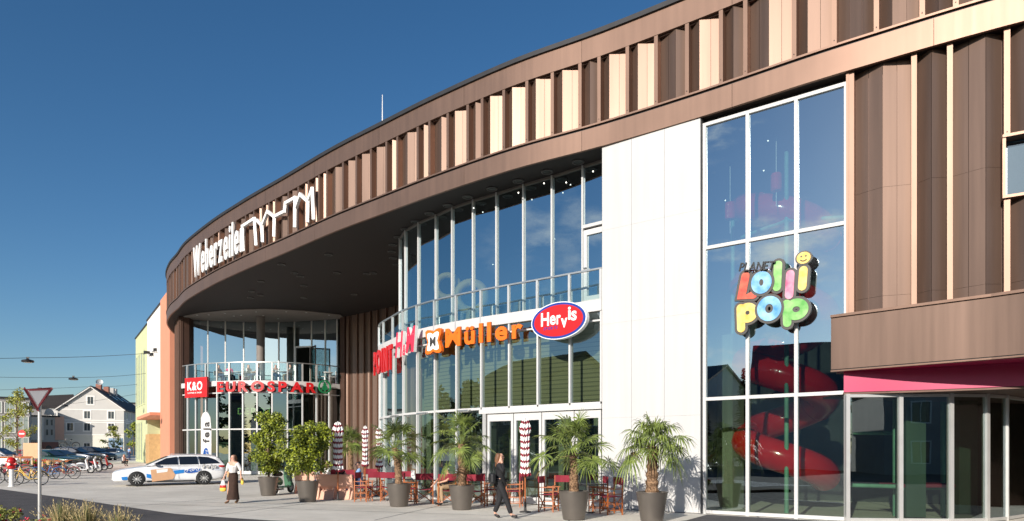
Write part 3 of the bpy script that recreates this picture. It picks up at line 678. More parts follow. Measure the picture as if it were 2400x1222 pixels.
def board(C, u0, u1, off, z0, z1, th, m, name, par, bev=.01):
    A, B = Vector(C.pt(u0, off, 0)), Vector(C.pt(u1, off, 0)); t = (B-A).normalized(); n = Vector((t.y, -t.x, 0)); L = (B-A).length
    mb = MB(); mb.extr([(0, z0), (L, z0), (L, z1), (0, z1)], lambda a, b, q: tuple(A+t*a+n*q+Vector((0, 0, b))), 0, th); mb.build(name, m, par, bevel=bev)
    return A+n*th, t, n, L
s = sg('store_sign', 'square red store sign with white letters on the left drum'); u0, u1_ = D1.hit(434, .4), D1.hit(486, .4)
z1, z0 = D1.z_at(u0, .4, 887), D1.z_at(u0, .4, 933)
A, t, n, L = board(D1, u0, u1_, .3, z0, z1, .14, ['red_sign'], 'board', s)
word('K&O', onflat(A+t*L*.13+Vector((0,0,z0+(z1-z0)*.36)), t, (0,0,1), n), L*.68, 'letter_white', s, V=.56, depth=.02, bold=.03, gap=.04)
word('KASTNER & OHLER', onflat(A+t*L*.14+Vector((0,0,z0+(z1-z0)*.2)), t, (0,0,1), n), L*.64, 'letter_white', s, V=.09, depth=.01, bold=.02, single=True, name='small_lettering')
s = sg('supermarket_sign', 'wide red capital letters and green fir emblem on the left drum'); a, b = D1.hit(509, .35), D1.hit(741, .35)
z0 = D1.z_at(D1.hit(620), .35, 918); z1 = D1.z_at(D1.hit(620), .35, 893.5)
word('EUROSPAR', onc(D1, a, .28, z0), b-a, 'red_sign', s, V=z1-z0, gap=.2, depth=.10, bold=.035)
u = D1.hit(760, .35); zc = D1.z_at(u, .35, 907); c = Vector(D1.pt(u, .35, zc)); t = D1.tan(u); t = Vector((t.x, t.y, 0)); n = Vector((t.y, -t.x, 0))
mb = MB(); N = 28
for (r0, r1) in ((.36, .44),):
    vs = [tuple(c+t*r*cos(2*pi*i/N)+Vector((0,0,1))*r*sin(2*pi*i/N)+n*w_) for i in range(N) for r, w_ in ((r0, 0), (r1, 0), (r1, .12), (r0, .12))]
    mb.add(vs, [(i*4+j, i*4+(j+1)%4, ((i+1)%N)*4+(j+1)%4, ((i+1)%N)*4+j) for i in range(N) for j in range(4)])
mb.build('emblem_ring', 'green_sign', s, smooth=40)
fir = [(0,.33),(.13,.13),(.08,.13),(.2,-.05),(.13,-.05),(.27,-.2),(.05,-.2),(.05,-.3),(-.05,-.3),(-.05,-.2),(-.27,-.2),(-.13,-.05),(-.2,-.05),(-.08,.13),(-.13,.13)]
MB().extr(fir, lambda a, b, q: tuple(c+t*a+Vector((0,0,b))+n*q), .02, .1).build('emblem_fir', 'green_sign', s)
s = sg('window_sign', 'pale outlined capital letters inside the left drum glass'); a, b = D1.hit(556, -.1), D1.hit(637, -.1)
word('DEPOT', onc(D1, a, -.2, D1.z_at(D1.hit(590), -.2, 971)), b-a, 'green_let', s, V=.40, gap=.25, depth=.03, bold=-.01)
s = sg('fashion_sign', 'red condensed letters wrapping the left edge of the right drum'); b = D2.hit(917, .3); a = b-2.6
word('POINT', onc(D2, a, .22, 4.95), b-a, 'red_sign', s, V=1.0, gap=.2, depth=.08, bold=.03)
s = sg('clothing_sign', 'large slanted red letters with white sides on the right drum'); a, b = D2.hit(929, .4), D2.hit(974, .4)
for ch, f0, f1, vv, zz in (('H', 0, .36, .95, 5.28), ('&', .40, .56, .42, 5.30), ('M', .58, .96, .95, 5.36)):
    word(ch, onc(D2, a+(b-a)*f0, .32, zz), (b-a)*(f1-f0), 'pinkred', s, V=vv, depth=.13, bold=.03, slant=.12, mside='letter_white')
s = sg('drugstore_sign', 'orange slab letters with butterfly emblem on the right drum'); a, b = D2.hit(1043, .3), D2.hit(1224, .3)
word('Müller', onc(D2, a, .22, 5.34), b-a, 'orange_sign', s, V=.66, gap=.17, depth=.07, bold=.03, mside='orange_side')
a, b = D2.hit(1001, .3), D2.hit(1038, .3); u = (a+b)/2; hw = (b-a)/2*1.02; zc = D2.z_at(u, .3, 801)
c = Vector(D2.pt(u, .24, zc)); t = D2.tan(u); t = Vector((t.x, t.y, 0)); n = Vector((t.y, -t.x, 0))
def butterfly(k):
    return [(k*hw*x, k*.44*y) for x, y in ((0,.78),(.35,.95),(.75,1),(1,.88),(.98,.55),(.72,0),(.98,-.55),(1,-.88),(.75,-1),(.35,-.95),(0,-.78),(-.35,-.95),(-.75,-1),(-1,-.88),(-.98,-.55),(-.72,0),(-.98,.55),(-1,.88),(-.75,1),(-.35,.95))]
MB().extr(butterfly(1), lambda a, b, q: tuple(c+t*a+Vector((0,0,b))+n*q), 0, .14).build('emblem_plate', 'orange_sign', s, bevel=.01)
MB().extr(butterfly(.74), lambda a, b, q: tuple(c+t*a+Vector((0,0,b))+n*q), .142, .15).build('emblem_face', 'letter_white', s)
word('M', onflat(c-t*hw*.36+Vector((0,0,-.17))+n*.151, t, (0,0,1), n), hw*.72, 'outline', s, V=.33, depth=.01, bold=.03, name='emblem_letter')
s = sg('sports_sign', 'oval red and blue sign with white letters near the white wall'); a, b = D2.hit(1248, .35), D2.hit(1378, .35)
A = Vector(D2.pt(a, .42, 0)); B = Vector(D2.pt(b, .42, 0)); t = (B-A).normalized(); n = Vector((t.y, -t.x, 0)); c = (A+B)/2; c.z = 5.70; hx = (B-A).length/2
def oval(k1, k2): return [(hx*k1*cos(2*pi*i/48), .57*k2*sin(2*pi*i/48)) for i in range(48)]
fm = lambda a, b, q: tuple(c+t*a+Vector((0,0,b))+n*q)
MB().extr(oval(1, 1), fm, -.16, 0).build('board', 'letter_white', s)
MB().extr(oval(.965, .955), fm, .001, .006).build('blue_ring', 'blue_sign', s)
MB().extr(oval(.88, .84), fm, .007, .012).build('red_face', 'red_sign', s)
for ch, x, dz, wd, vv in (('H', -.60, -.10, .28, .42), ('e', -.28, -.10, .2, .42), ('r', -.04, -.12, .14, .42), ('v', .11, -.24, .22, .42), ('i', .36, -.04, .09, .42), ('s', .47, -.08, .18, .42)):
    word(ch, onflat(c+t*hx*x*1.02+Vector((0,0,dz+x*.04))+n*.013, t, (0,0,1), n), hx*wd*1.05, 'letter_white', s, V=vv, depth=.015, bold=.025)
word('SPORTS', onflat(c+t*hx*-.52+Vector((0,0,-.25))+n*.013, t, (.12,.0,1), n), hx*.5, 'blue_sign', s, V=.09, depth=.01, bold=.02, single=True, name='small_lettering', gap=.2)
# playground sign on the tall window
s = sg('playground_sign', 'multicoloured cartoon letters with a smiling dot on the playground window')
t = WL.tan(2); t = Vector((t.x, t.y, 0)); n = Vector((t.y, -t.x, 0))
def stroke(path, R):
    """outline polygon of a thick round-ended stroke"""
    n = len(path); L_, R2 = [], []
    for q in range(n):
        a = Vector(path[max(q-1, 0)]); b = Vector(path[min(q+1, n-1)]); d = (b-a).normalized(); nn = Vector((-d.y, d.x)); k = 1
        if 0 < q < n-1:
            d1 = (Vector(path[q])-a).normalized(); k = 1/max(.5, d1.dot(d))
        p = Vector(path[q]); L_.append(p+nn*R*k); R2.append(p-nn*R*k)
    def cap(p, d, m=9): a0 = atan2(d.y, d.x); return [p+Vector((cos(a0+t), sin(a0+t)))*R for t in [pi/2-pi*q/(m-1) for q in range(1, m-1)]]
    e = (Vector(path[-1])-Vector(path[-2])).normalized(); b0 = (Vector(path[0])-Vector(path[1])).normalized()
    return (L_+cap(Vector(path[-1]), e)+R2[::-1]+cap(Vector(path[0]), b0))[::-1]
def lol(px, py, m, strokes, ring=None, tilt=0, dep=0):
    """bubble letter in pixels around (px,py): strokes = paths, ring=(cx,cy,rx,ry)"""
    u = WL.hit(px, .25); k = WL.pt(u, .25, 0)[1]/KX; z = WL.z_at(u, .25, py); ku = k*1.36; c = Vector(WL.pt(u, .10+dep, z))
    def f(a, b, w_): return tuple(c+t*(a*cos(tilt)-b*sin(tilt))*1+Vector((0, 0, a*sin(tilt)+b*cos(tilt)))+n*w_)
    for R, d0, d1, mm, nm in ((15.5, 0, .09, 'outline', 'letter_plate'), (9.5, .092, .108, m, 'letter_face')):
        mb = MB()
        for q, st_ in enumerate(strokes): mb.extr(stroke([(x*ku, -y*k) for x, y in st_], R*k), f, d0, d1+q*.002)
        if ring:
            cx_, cy_, rx, ry = ring; N = 32; ri = max(.2, 1-R/min(rx, ry)) ; vs = []
            for i in range(N):
                a = 2*pi*i/N
                for kk, w_ in ((-1, d0), (1, d0), (1, d1+.004), (-1, d1+.004)): vs.append(f((cx_*ku+(rx*ku+kk*R*k*.98)*cos(a)), (-cy_*k+(ry*k+kk*R*k*.98)*sin(a)), w_))
            mb.add(vs, [(i*4+j, i*4+(j+1)%4, ((i+1)%N)*4+(j+1)%4, ((i+1)%N)*4+j) for i in range(N) for j in range(4)])
        mb.build(nm, mm, s)
lol(1821, 646, 'green_let', [[(1, -26), (-1, 26)]], dep=0); lol(1850, 666, 'pink_let', [[(1, -24), (-1, 25)]], dep=.012); lol(1881, 651, 'yellow_sign', [[(1, -18), (-1, 20)]], dep=.02)
lol(1745, 673, 'red_let', [[(1, -26), (-6, 22), (14, 20)]], dep=.015); lol(1784, 662, 'blue_let', [], (0, 0, 10.5, 17), dep=.03)
lol(1748, 742, 'yellow_sign', [[(-10, -22), (-9, 26)]], (2, -9, 10.5, 14), dep=0); lol(1802, 723, 'blue_let', [], (0, 0, 13.5, 20), dep=.02); lol(1861, 731, 'green_let', [[(-13, -22), (-12, 24)]], (3, -6, 13, 16), dep=.005)
u = WL.hit(1883, .25); c = Vector(WL.pt(u, .12, WL.z_at(u, .25, 604))); r_ = 17*WL.pt(u, .25, 0)[1]/KX
disc = lambda r, q0, q1, cc=c, k=28: MB().extr([(r*1.12*cos(2*pi*i/k), r*sin(2*pi*i/k)) for i in range(k)], lambda a, b, q: tuple(cc+t*a+Vector((0,0,b))+n*q), q0, q1)
disc(r_, 0, .10).build('dot_plate', 'outline', s); disc(r_*.82, .101, .115).build('dot_face', 'yellow_sign', s)
for dx in (-.3, .3): disc(r_*.11, .116, .122, c+t*r_*dx+Vector((0,0,r_*.22))).build('dot_eye', 'outline', s)
mb = MB(); mb.tube([tuple(c+t*r_*.48*sin(q)+Vector((0,0,-r_*.42*cos(q)-r_*.02))+n*.12) for q in [i*.25-1 for i in range(9)]], .012, 6); mb.build('dot_smile', 'outline', s)
a = WL.hit(1731, .3); b = WL.hit(1812, .3); zz = WL.z_at(a, .3, 636); k_ = (WL.z_at(b, .3, 632)-zz)/(b-a)
word('PLANET', lambda u, v, w_: WL.pt(a+u, .25+w_, zz+v+u*k_), b-a, 'black', s, V=.22, depth=.05, bold=.012, slant=.25)
# wall heaters under the drum ledge
hs = thing('patio_heater', 'slim grey patio heater on the drum, nearest the glass doors', 'heater', group='heaters on the right drum')
MB().box((0, -.18, 0), (.55, .16, .07)).build('housing', 'steel', hs, bevel=.015); MB().box((0, -.05, .02), (.05, .2, .04)).build('bracket', 'steel', hs)
MB().box((0, -.18, -.04), (.48, .1, .01)).build('element', 'lamp_glass', hs)
for i, px in enumerate((1097, 1000, 935)):
    u = D2.hit(px); p = D2.pt(u, .02, 3.1); tt = D2.tan(u); o = hs if i == 0 else dup(hs, label=('', 'slim grey patio heater on the drum, middle of the three', 'slim grey patio heater on the drum, nearest the dark recess')[i])
    o.location = p; o.rotation_euler = (0, 0, atan2(tt.y, tt.x))
# ================================================================ PLANTS
def pot_part(root, s=1):
    mb = MB(); mb.lathe([(.25*s, 0), (.272*s, .02), (.375*s, .69), (.388*s, .70), (.388*s, .72), (.355*s, .72), (.345*s, .60)], n=40, cap=False)
    mb.lathe([(.25*s, .001), (.001, .001)], n=40, cap=False)
    o = mb.build('pot', 'pot', root, smooth=35); MB().lathe([(.36*s, .655), (.2, .67), (.01, .68)], n=24, cap=False).build('soil', 'soil', root, smooth=True); return o
def fan(mb, hub, d, up, L, rnd, n=26, span=290, k=0, droop=.35):
    d = d.normalized(); sd_ = d.cross(up).normalized(); up = sd_.cross(d).normalized()
    for i in range(n):
        a = radians(-span/2+span*i/(n-1)+rnd.uniform(-3, 3)); l = L*(.62+.38*cos(a/2.2))*rnd.uniform(.85, 1.08)
        v = d*cos(a)+sd_*sin(a); w_ = .0135*rnd.uniform(.8, 1.2)*L/.42; s_ = v.cross(up).normalized(); tw = up*rnd.choice((-1, 1))*.55
        pts = []; dr = droop*rnd.uniform(.6, 1.6)
        for t, ww in ((0.04, .25), (.4, 1), (.72, .85), (1, .08)):
            p = hub+v*l*t+Vector((0, 0, -1))*dr*l*t**2.6+up*.10*l*sin(t*2.2)
            pts += [p-(s_+tw*.5)*w_*ww, p+(s_+tw*.5)*w_*ww]
        mb.add(pts, [(0,1,3,2),(2,3,5,4),(4,5,7,6)], k)
def palm(name, label, px, Y, h, lean=(0,0), nl=24, R=.45, L=.42, seed=1, pot=True, cat='palm tree', low=0, thick=1, droop=.4):
    rnd = random.Random(seed); X, Y, z = AT(px, Y); r = thing(name, label, cat, (X, Y, z), group='palms in tall grey pots' if pot else None)
    pot_part(r)
    zb = .64; mb = MB(); pts = []; rr = []
    for i in range(13):
        t = i/12; pts.append((lean[0]*t*t, lean[1]*t, zb+(h-zb)*t)); rr.append((.105-.03*t+(.025 if i % 2 else 0))*thick)
    mb.tube(pts, rr, 12)
    for i in range(150):                                  # old leaf bases
        t = rnd.random(); a = rnd.uniform(0, 2*pi); c = Vector((lean[0]*t*t, lean[1]*t, zb+(h-zb)*t)); o_ = Vector((cos(a), sin(a), 0)); rad = (.10-.03*t)*thick
        s_ = Vector((-o_.y, o_.x, 0))*.02; b_ = c+o_*rad*.9; e = c+o_*(rad+.05*thick)+Vector((0, 0, .09)); mb.add([b_-s_, b_+s_, e+s_*.4, e-s_*.4], [(0,1,2,3)])
    tr = mb.build('trunk', 'palm_trunk', r)
    mb = MB(); c0 = Vector((lean[0], lean[1], h)); g = 2.399963
    for i in range(nl+low):
        t = i/max(1, nl-1); a = i*g+rnd.uniform(-.3, .3)
        el = radians(82-108*t+rnd.uniform(-8, 8)) if i < nl else radians(rnd.uniform(-60, -35))
        d = Vector((cos(a)*cos(el), sin(a)*cos(el), sin(el))); l = R*rnd.uniform(.75, 1.2)*(1 if i < nl else 1.5)
        hub = c0+d*l+Vector((0, 0, -.10*l*cos(el))); k = 1 if (el < radians(-12) and rnd.random() < .35) else 0
        mb.tube([c0-Vector((0,0,.05)), c0+d*l*.5+Vector((0, 0, .03)), hub], [.014, .009, .007], 5, k)
        dd = (d+Vector((0, 0, -.35-.25*t))).normalized(); up = Vector((0, 0, 1)) if abs(dd.z) < .93 else Vector((cos(a), sin(a), 0))
        up = (up+Vector((rnd.uniform(-.4, .4), rnd.uniform(-.4, .4), 0))).normalized()
        fan(mb, hub, dd, up, L*rnd.uniform(.85, 1.12), rnd, k=k, droop=droop*rnd.uniform(.6, 1.4))
    mb.build('crown', ['palm_leaf', 'palm_dry'], r); return r
palm('potted_palm', 'potted palm with a full round crown beside the terracotta bench', 935, 21.2, 1.82, (-.12,-.1), 20, .66, .46, seed=3, droop=.22)
palm('potted_palm', 'potted palm with a straggly leaf hanging low at the left, behind the pot', 1082, 20.0, 1.92, (-.02,0), 19, .70, .48, seed=5, low=2, droop=.25)
palm('potted_palm', 'potted palm with a wide dark crown in front of the glass doors', 1345, 17.0, 1.66, (.0,0), 24, .72, .48, seed=8, droop=.3)
palm('potted_palm', 'potted palm in front of the white wall casting its shadow on it', 1528, 16.6, 1.82, (.03,0), 27, .60, .46, seed=12, thick=1.35, droop=.7)
palm('potted_palm', 'small potted palm furthest back, between two striped parasols', 822, 27.5, 2.0, (0,0), 15, .42, .45, seed=17, droop=.2)
def leafcloud(mb, blobs, n, size, rnd, k=0, box=None):
    """leaves spread through overlapping clumps"""
    for i in range(n):
        c, r = rnd.choice(blobs); v = Vector((rnd.gauss(0, 1), rnd.gauss(0, 1), rnd.gauss(0, 1))).normalized()*(rnd.random()**.4)
        p = Vector(c)+Vector((v.x*r[0], v.y*r[1], v.z*r[2])); s = size*rnd.uniform(.6, 1.3)
        d = Vector((rnd.gauss(0, 1), rnd.gauss(0, 1), rnd.gauss(-.5, .8))).normalized(); e = d.cross(Vector((rnd.gauss(0, 1), rnd.gauss(0, 1), rnd.gauss(0, 1)))).normalized()*s*.27
        m = p+d*s*.5; mb.add([p, m+e, p+d*s, m-e], [(0,1,2,3)], k)
def ficus(label, px, Y, w_, z0, z1, seed):
    rnd = random.Random(seed); X, Y, z = AT(px, Y); r = thing('potted_tree', label, 'potted tree', (X, Y, z), group='leafy trees in grey pots'); pot_part(r)
    mb = MB(); mb.tube([(0,0,.62), (.02,0,z0), (-.03,.02,(z0+z1)/2), (.02,0,z1-.25)], [.055,.045,.035,.012], 8)
    blobs = []
    for i in range(40):
        a = rnd.uniform(0, 2*pi); q = rnd.random()**.5; zz = rnd.uniform(z0+.12, z1-.18); f_ = 1-.25*abs((zz-(z0+z1)/2)/((z1-z0)/2))**3
        c = (cos(a)*q*w_*.40*f_, sin(a)*q*w_*.40*f_, zz); blobs.append((c, (.27*rnd.uniform(.7, 1.2),)*2+(.24,)))
        if i % 2: mb.tube([(0, 0, max(z0-.1, zz-.35)), (c[0]*.5, c[1]*.5, zz-.12), c], [.02, .012, .005], 5)
    mb.build('trunk', 'bark', r, smooth=40)
    mb = MB(); leafcloud(mb, blobs, 8500, .095, rnd, 0); leafcloud(mb, blobs, 2200, .09, rnd, 1); mb.build('crown', ['leaf', 'leaf_dark'], r)
ficus('broad leafy tree in a grey pot, the left of two, beside the walking woman', 629, 26.3, 1.72, .86, 3.2, 4)
ficus('rounder leafy tree in a grey pot in front of the terracotta benches', 721, 23.2, 1.85, .95, 2.75, 9)
# ================================================================ CAFE FURNITURE
def director_chair():
    r = thing('director_chair', '', 'chair', group='director chairs around the cafe tables')
    W = .27; D = .21
    for sx in (-1, 1):
        MB().box((sx*W, -D, .34), (.032, .032, .68)).build('leg', 'wood_orange', r); MB().box((sx*W, D, .50), (.032, .032, 1.0)).build('leg', 'wood_orange', r)
        MB().box((sx*W, -.02, .695), (.055, .50, .022)).build('armrest', 'wood_orange', r)
        for z in (.13, .30, .56): MB().box((sx*W, 0, z), (.02, 2*D-.032, .022)).build('rung', 'wood_orange', r)
    for y in (-D+.04, D-.04):
        mb = MB(); mb.bar((-W, y, .06), (W, y, .46), .022); mb.bar((W, y+.024, .06), (-W, y+.024, .46), .022); mb.build('cross_brace', 'wood_orange', r)
    mb = MB(); mb.extr([(-W-.01, .50), (0, .475), (W+.01, .50), (W+.01, .485), (0, .455), (-W-.01, .485)], lambda a, b, t: (a, t, b), -D, D); mb.build('seat', 'canvas_red', r)
    mb = MB(); mb.extr([(-W-.02, D-.02), (-W*.4, D+.03), (W*.4, D+.03), (W+.02, D-.02), (W+.02, D+.02), (W*.4, D+.042), (-W*.4, D+.042), (-W-.02, D+.02)], lambda a, b, t: (a, b, t), .80, 1.0); mb.build('backrest', 'canvas_red', r)
    return r
ch0 = director_chair()
chairs = [(852,23.4,80,'beside the right end of the terracotta bench'),(880,24.0,200,'behind the bench end, with a dark red back showing'),(912,23.6,185,'just left of the potted palm next to the bench, back turned'),
 (768,25.8,10,'behind the bench, holding the man in white'),(814,26.0,15,'behind the bench, between the two seated people'),(868,27.0,5,'in the back row by the thin striped parasol'),
 (962,22.6,95,'right of the potted palm next to the bench, side on'),(993,22.3,195,'seen from behind, alone left of the pot with the hanging leaf'),(948,24.5,0,'behind the table with the white menu'),
 (1047,21.6,190,'behind the low hanging palm leaf, with the grey haired person'),(1119,21.2,170,'left of the woman on the phone, back turned'),(1147,22.0,80,'in shade directly behind the woman on the phone'),
 (1206,21.1,260,'between the woman on the phone and the striped parasol'),(1286,19.4,70,'left of the pot before the glass doors'),(1320,20.0,350,'behind the pot before the glass doors'),(1402,19.3,275,'right of the round table, nearest the glass doors'),(1432,18.5,285,'at the white wall, last of the row')]
for i, (px, Y, rz, lab) in enumerate(chairs):
    o = ch0 if i == 0 else dup(ch0)
    o.location = AT(px, Y); o.rotation_euler = (0, 0, radians(rz)); o['label'] = 'orange wood director chair '+lab
def table(label, px, Y, w_=.7, h=.76, first=None):
    r = thing('cafe_table', label, 'table', AT(px, Y), .5, 'cafe tables')
    MB().box((0, 0, h), (w_, w_, .03)).build('tabletop', 'table_dark', r, bevel=.006); MB().lathe([(.03, .03), (.03, h-.02)], n=12).build('pedestal', 'steel', r)
    mb = MB(); mb.box((0, 0, .02), (.45, .06, .03)); mb.box((0, 0, .021), (.06, .45, .028)); mb.build('foot', 'table_dark', r); return r
table('square dark cafe table between the seated man and woman', 812, 24.9); table('dark cafe table with a small white menu right of the potted palm', 968, 23.2)
table('dark cafe table in the shade behind the woman on the phone', 1165, 22.0); table('dark cafe table behind the pot before the glass doors', 1378, 18.9, .75, .80)
table('dark cafe table in front of the grey haired person', 1035, 22.6); table('dark cafe table in the back row behind the parasol', 890, 26.2)
m = MB(); m.extr([(-.07,0),(.07,0),(.065,.3),(-.065,.3)], lambda a, b, t: (a, t, b), 0, .02); o = m.build('menu_card', 'letter_white'); X, Y, z = AT(968, 23.1); o.location = (X, Y, .777); tag(o, 'white menu card standing on the dark table', 'menu')
def parasol(label, px, Y, zt, zb, r_, first):
    r = thing('closed_parasol', label, 'parasol', AT(px, Y), 0, 'closed red and white striped parasols'); rnd = random.Random(px)
    mb = MB(); mb.tube([(0,0,.02),(0,0,zt)], .022, 10); mb.build('pole', 'wood_orange' if first else 'table_dark', r)
    MB().lathe([(.16, 0), (.16, .03), (.04, .05), (.03, .3)], n=20).build('base', 'table_dark', r)
    N = 20; n = 44; vs = []; fs = []; ks = []
    for i in range(n+1):
        t = i/n; z = zb+(zt-zb)*t
        R = r_*(.35+.65*min(1, (1-t)/.10)**.6) if t > .9 else r_*(1.0+.28*sin(max(0, (t-.72)/.18)*pi)*(t > .72)*(t < .9)); R = R*(1.35-.35*min(1, t/.16)) if t < .16 else R
        for j in range(N):
            a = 2*pi*j/N+.6*t; q = R*(1.12 if j % 2 else .72)*rnd.uniform(.94, 1.06); vs.append((q*cos(a), q*sin(a), z+(.028 if j % 2 else -.028)))
    for i in range(n):
        for j in range(N): fs.append((i*N+j, i*N+(j+1)%N, (i+1)*N+(j+1)%N, (i+1)*N+j)); ks.append(1 if i % 5 in (0, 1) else 0)
    mb = MB(); mb.v = vs; mb.f = fs; mb.m = ks; mb.add([vs[-N+j] for j in range(N)], [tuple(range(N))], 0); mb.build('canopy', ['letter_white', 'canvas_red'], r)
    MB().lathe([(.02, zt), (.025, zt+.03), (.005, zt+.06)], n=10).build('finial', 'letter_white', r)
parasol('closed striped parasol standing alone before the glass doors', 1231, 19.1, 2.62, 1.02, .115, 1)
parasol('closed striped parasol behind the woman seated at the bench, widest of them', 792, 24.0, 2.72, 1.0, .145, 1)
parasol('closed thin striped parasol right of the man in the blue shirt', 856, 27.2, 2.66, 1.1, .10, 1)
parasol('closed striped parasol mostly hidden behind the palm next to the bench', 889, 26.0, 2.6, 1.1, .10, 1)
def bench(label, px0, px1, Y, rz, cat='bench'):
    x0, x1 = (px0-1200)/KX*Y, (px1-1200)/KX*Y; L = x1-x0; r = thing('terracotta_bench', label, cat, ((x0+x1)/2, Y, gz(0, Y)), rz, 'moulded terracotta benches')
    pr = [(-.02,.0),(.62,.0),(.74,.44),(.26,.40),(.10,.90),(.0,.90),(.10,.46),(.20,.36),(.12,.30)]
    mb = MB(); mb.extr(pr, lambda a, b, t: (t, a, b), -L/2, L/2); mb.build('seat_shell', 'terracotta', r, bevel=.03)
    for k in (-1, 0, 1):
        mb = MB(); mb.extr([(-.02,.01),(.12,.31),(.2,.37),(.11,.46),(.07,.46),(-.05,.05)], lambda a, b, t: (t, a, b), k*L*.42-.03, k*L*.42+.03); mb.build('rib', 'terracotta', r, bevel=.01)
bench('pale terracotta bench with the tree shadow on its back, the nearer one', 737, 826, 24.3, -.12)
bench('pale terracotta bench half hidden behind the potted tree, the further one', 684, 738, 27.2, -.3)
# ================================================================ FOREGROUND BED
def tuft(label, px, Y, h, seed, group='ornamental grasses in the bed'):
    rnd = random.Random(seed); X, Y, z = AT(px, Y); r = thing('ornamental_grass', label, 'grass tuft', (X, Y, .10), 0, group); a_ = MB(); b_ = MB()
    for i in range(520):
        a = rnd.uniform(0, 2*pi); q = rnd.random()**.7; sp = .34*q; hh = h*rnd.uniform(.5, 1.05)*(1-.25*q); b0 = Vector((cos(a)*.07*q, sin(a)*.07*q, 0))
        e = Vector((cos(a)*sp*rnd.uniform(.7, 1.6), sin(a)*sp*rnd.uniform(.7, 1.6), hh)); m1 = b0.lerp(e, .55)+Vector((0, 0, .12*hh)); s = Vector((-sin(a), cos(a), 0))*.0042; g = rnd.random() < .45
        (b_ if g else a_).add([b0-s, b0+s, m1+s, m1-s, e], [(0,1,2,3),(3,2,4)])
        if rnd.random() < .35 and not g:
            d = (e-m1).normalized()
            for k in range(7):
                p = e-d*.14*k/7; w_ = Vector((rnd.uniform(-1, 1), rnd.uniform(-1, 1), rnd.uniform(0, 1)))*.018; a_.add([p, p+w_, p+w_*.7+d*.03], [(0,1,2)])
    a_.build('seed_stems', 'straw', r); b_.build('green_blades', 'grass_green', r)
tuft('straw coloured grass tuft just right of the sign pole', 143, 11.8, .80, 1); tuft('straw coloured grass tuft in the middle of the three', 203, 11.6, .78, 2); tuft('shorter straw coloured grass tuft, rightmost of the three', 278, 11.4, .68, 3)
def flowers(label, px, Y, h, w_, seed):
    rnd = random.Random(seed); X, Y, z = AT(px, Y); r = thing('flowering_shrub', label, 'shrub', (X, Y, .1), 0, 'red flowered shrubs in the bed'); st = MB(); fl = MB(); lf = MB()
    bl = []
    for i in range(26):
        e = Vector((rnd.uniform(-w_, w_), rnd.uniform(-.25, .25), h*rnd.uniform(.5, 1))); st.tube([(e.x*.4, e.y*.4, 0), e], .005, 4); bl.append((tuple(e*.85), (.12, .12, .10)))
        if rnd.random() < .5:
            for k in range(5): c = e+Vector((rnd.uniform(-.03, .03), rnd.uniform(-.03, .03), rnd.uniform(0, .04))); fl.sphere(c, .017, 6, 4)
    leafcloud(lf, bl, 1100, .05, rnd); st.build('stems', 'bark', r); lf.build('leaves', 'leaf_pale', r); fl.build('blossoms', 'flower', r)
flowers('red flowered shrub at the left edge of the bed', 8, 12.4, .60, .30, 1); flowers('low red flowered shrub at the foot of the sign pole', 88, 12.0, .42, .22, 2); flowers('low red flowered shrub right of the last grass tuft', 243, 10.9, .30, .25, 3)
# yield sign
ys = thing('yield_sign', 'red bordered white triangular yield sign on a grey pole', 'road sign', AT(93, 15.8))
MB().lathe([(.038, 0), (.038, 3.12)], n=16).build('pole', 'alu', ys, smooth=40)
def rtri(cx, cz, s, r_=.04):
    pts = []; vs_ = [(-s/2, s*.289), (s/2, s*.289), (0, -s*.577)]
    for i, (x, z) in enumerate(vs_):
        base = (150, 30, 270)[i]
        for k in (-45, 0, 45): a = radians(base+k); d = sqrt(x*x+z*z); pts.append((cx+x*(1-2*r_/d)+r_*cos(a), cz+z*(1-2*r_/d)+r_*sin(a)))
    return pts[::-1]
zc = 2.98; f1 = lambda a, b, t: (a, -.05-t, b)
bd = MB().extr(rtri(0, zc, .70), f1, 0, .012).build('plate', 'sign_back', ys)
MB().extr(rtri(0, zc, .69), f1, .0125, .016).build('red_border', 'shaded_red', bd); MB().extr(rtri(0, zc, .46, .02), f1, .0165, .019).build('white_field', 'shaded_white', bd)  # both colours carry the dim slanting light on the sign
MB().box((0, 0, 3.15), (.06, .06, .05)).build('cap', 'black', ys); MB().box((0, -.03, 2.9), (.12, .06, .05)).build('bracket', 'steel', ys)
ys.rotation_euler = (0, 0, .12)
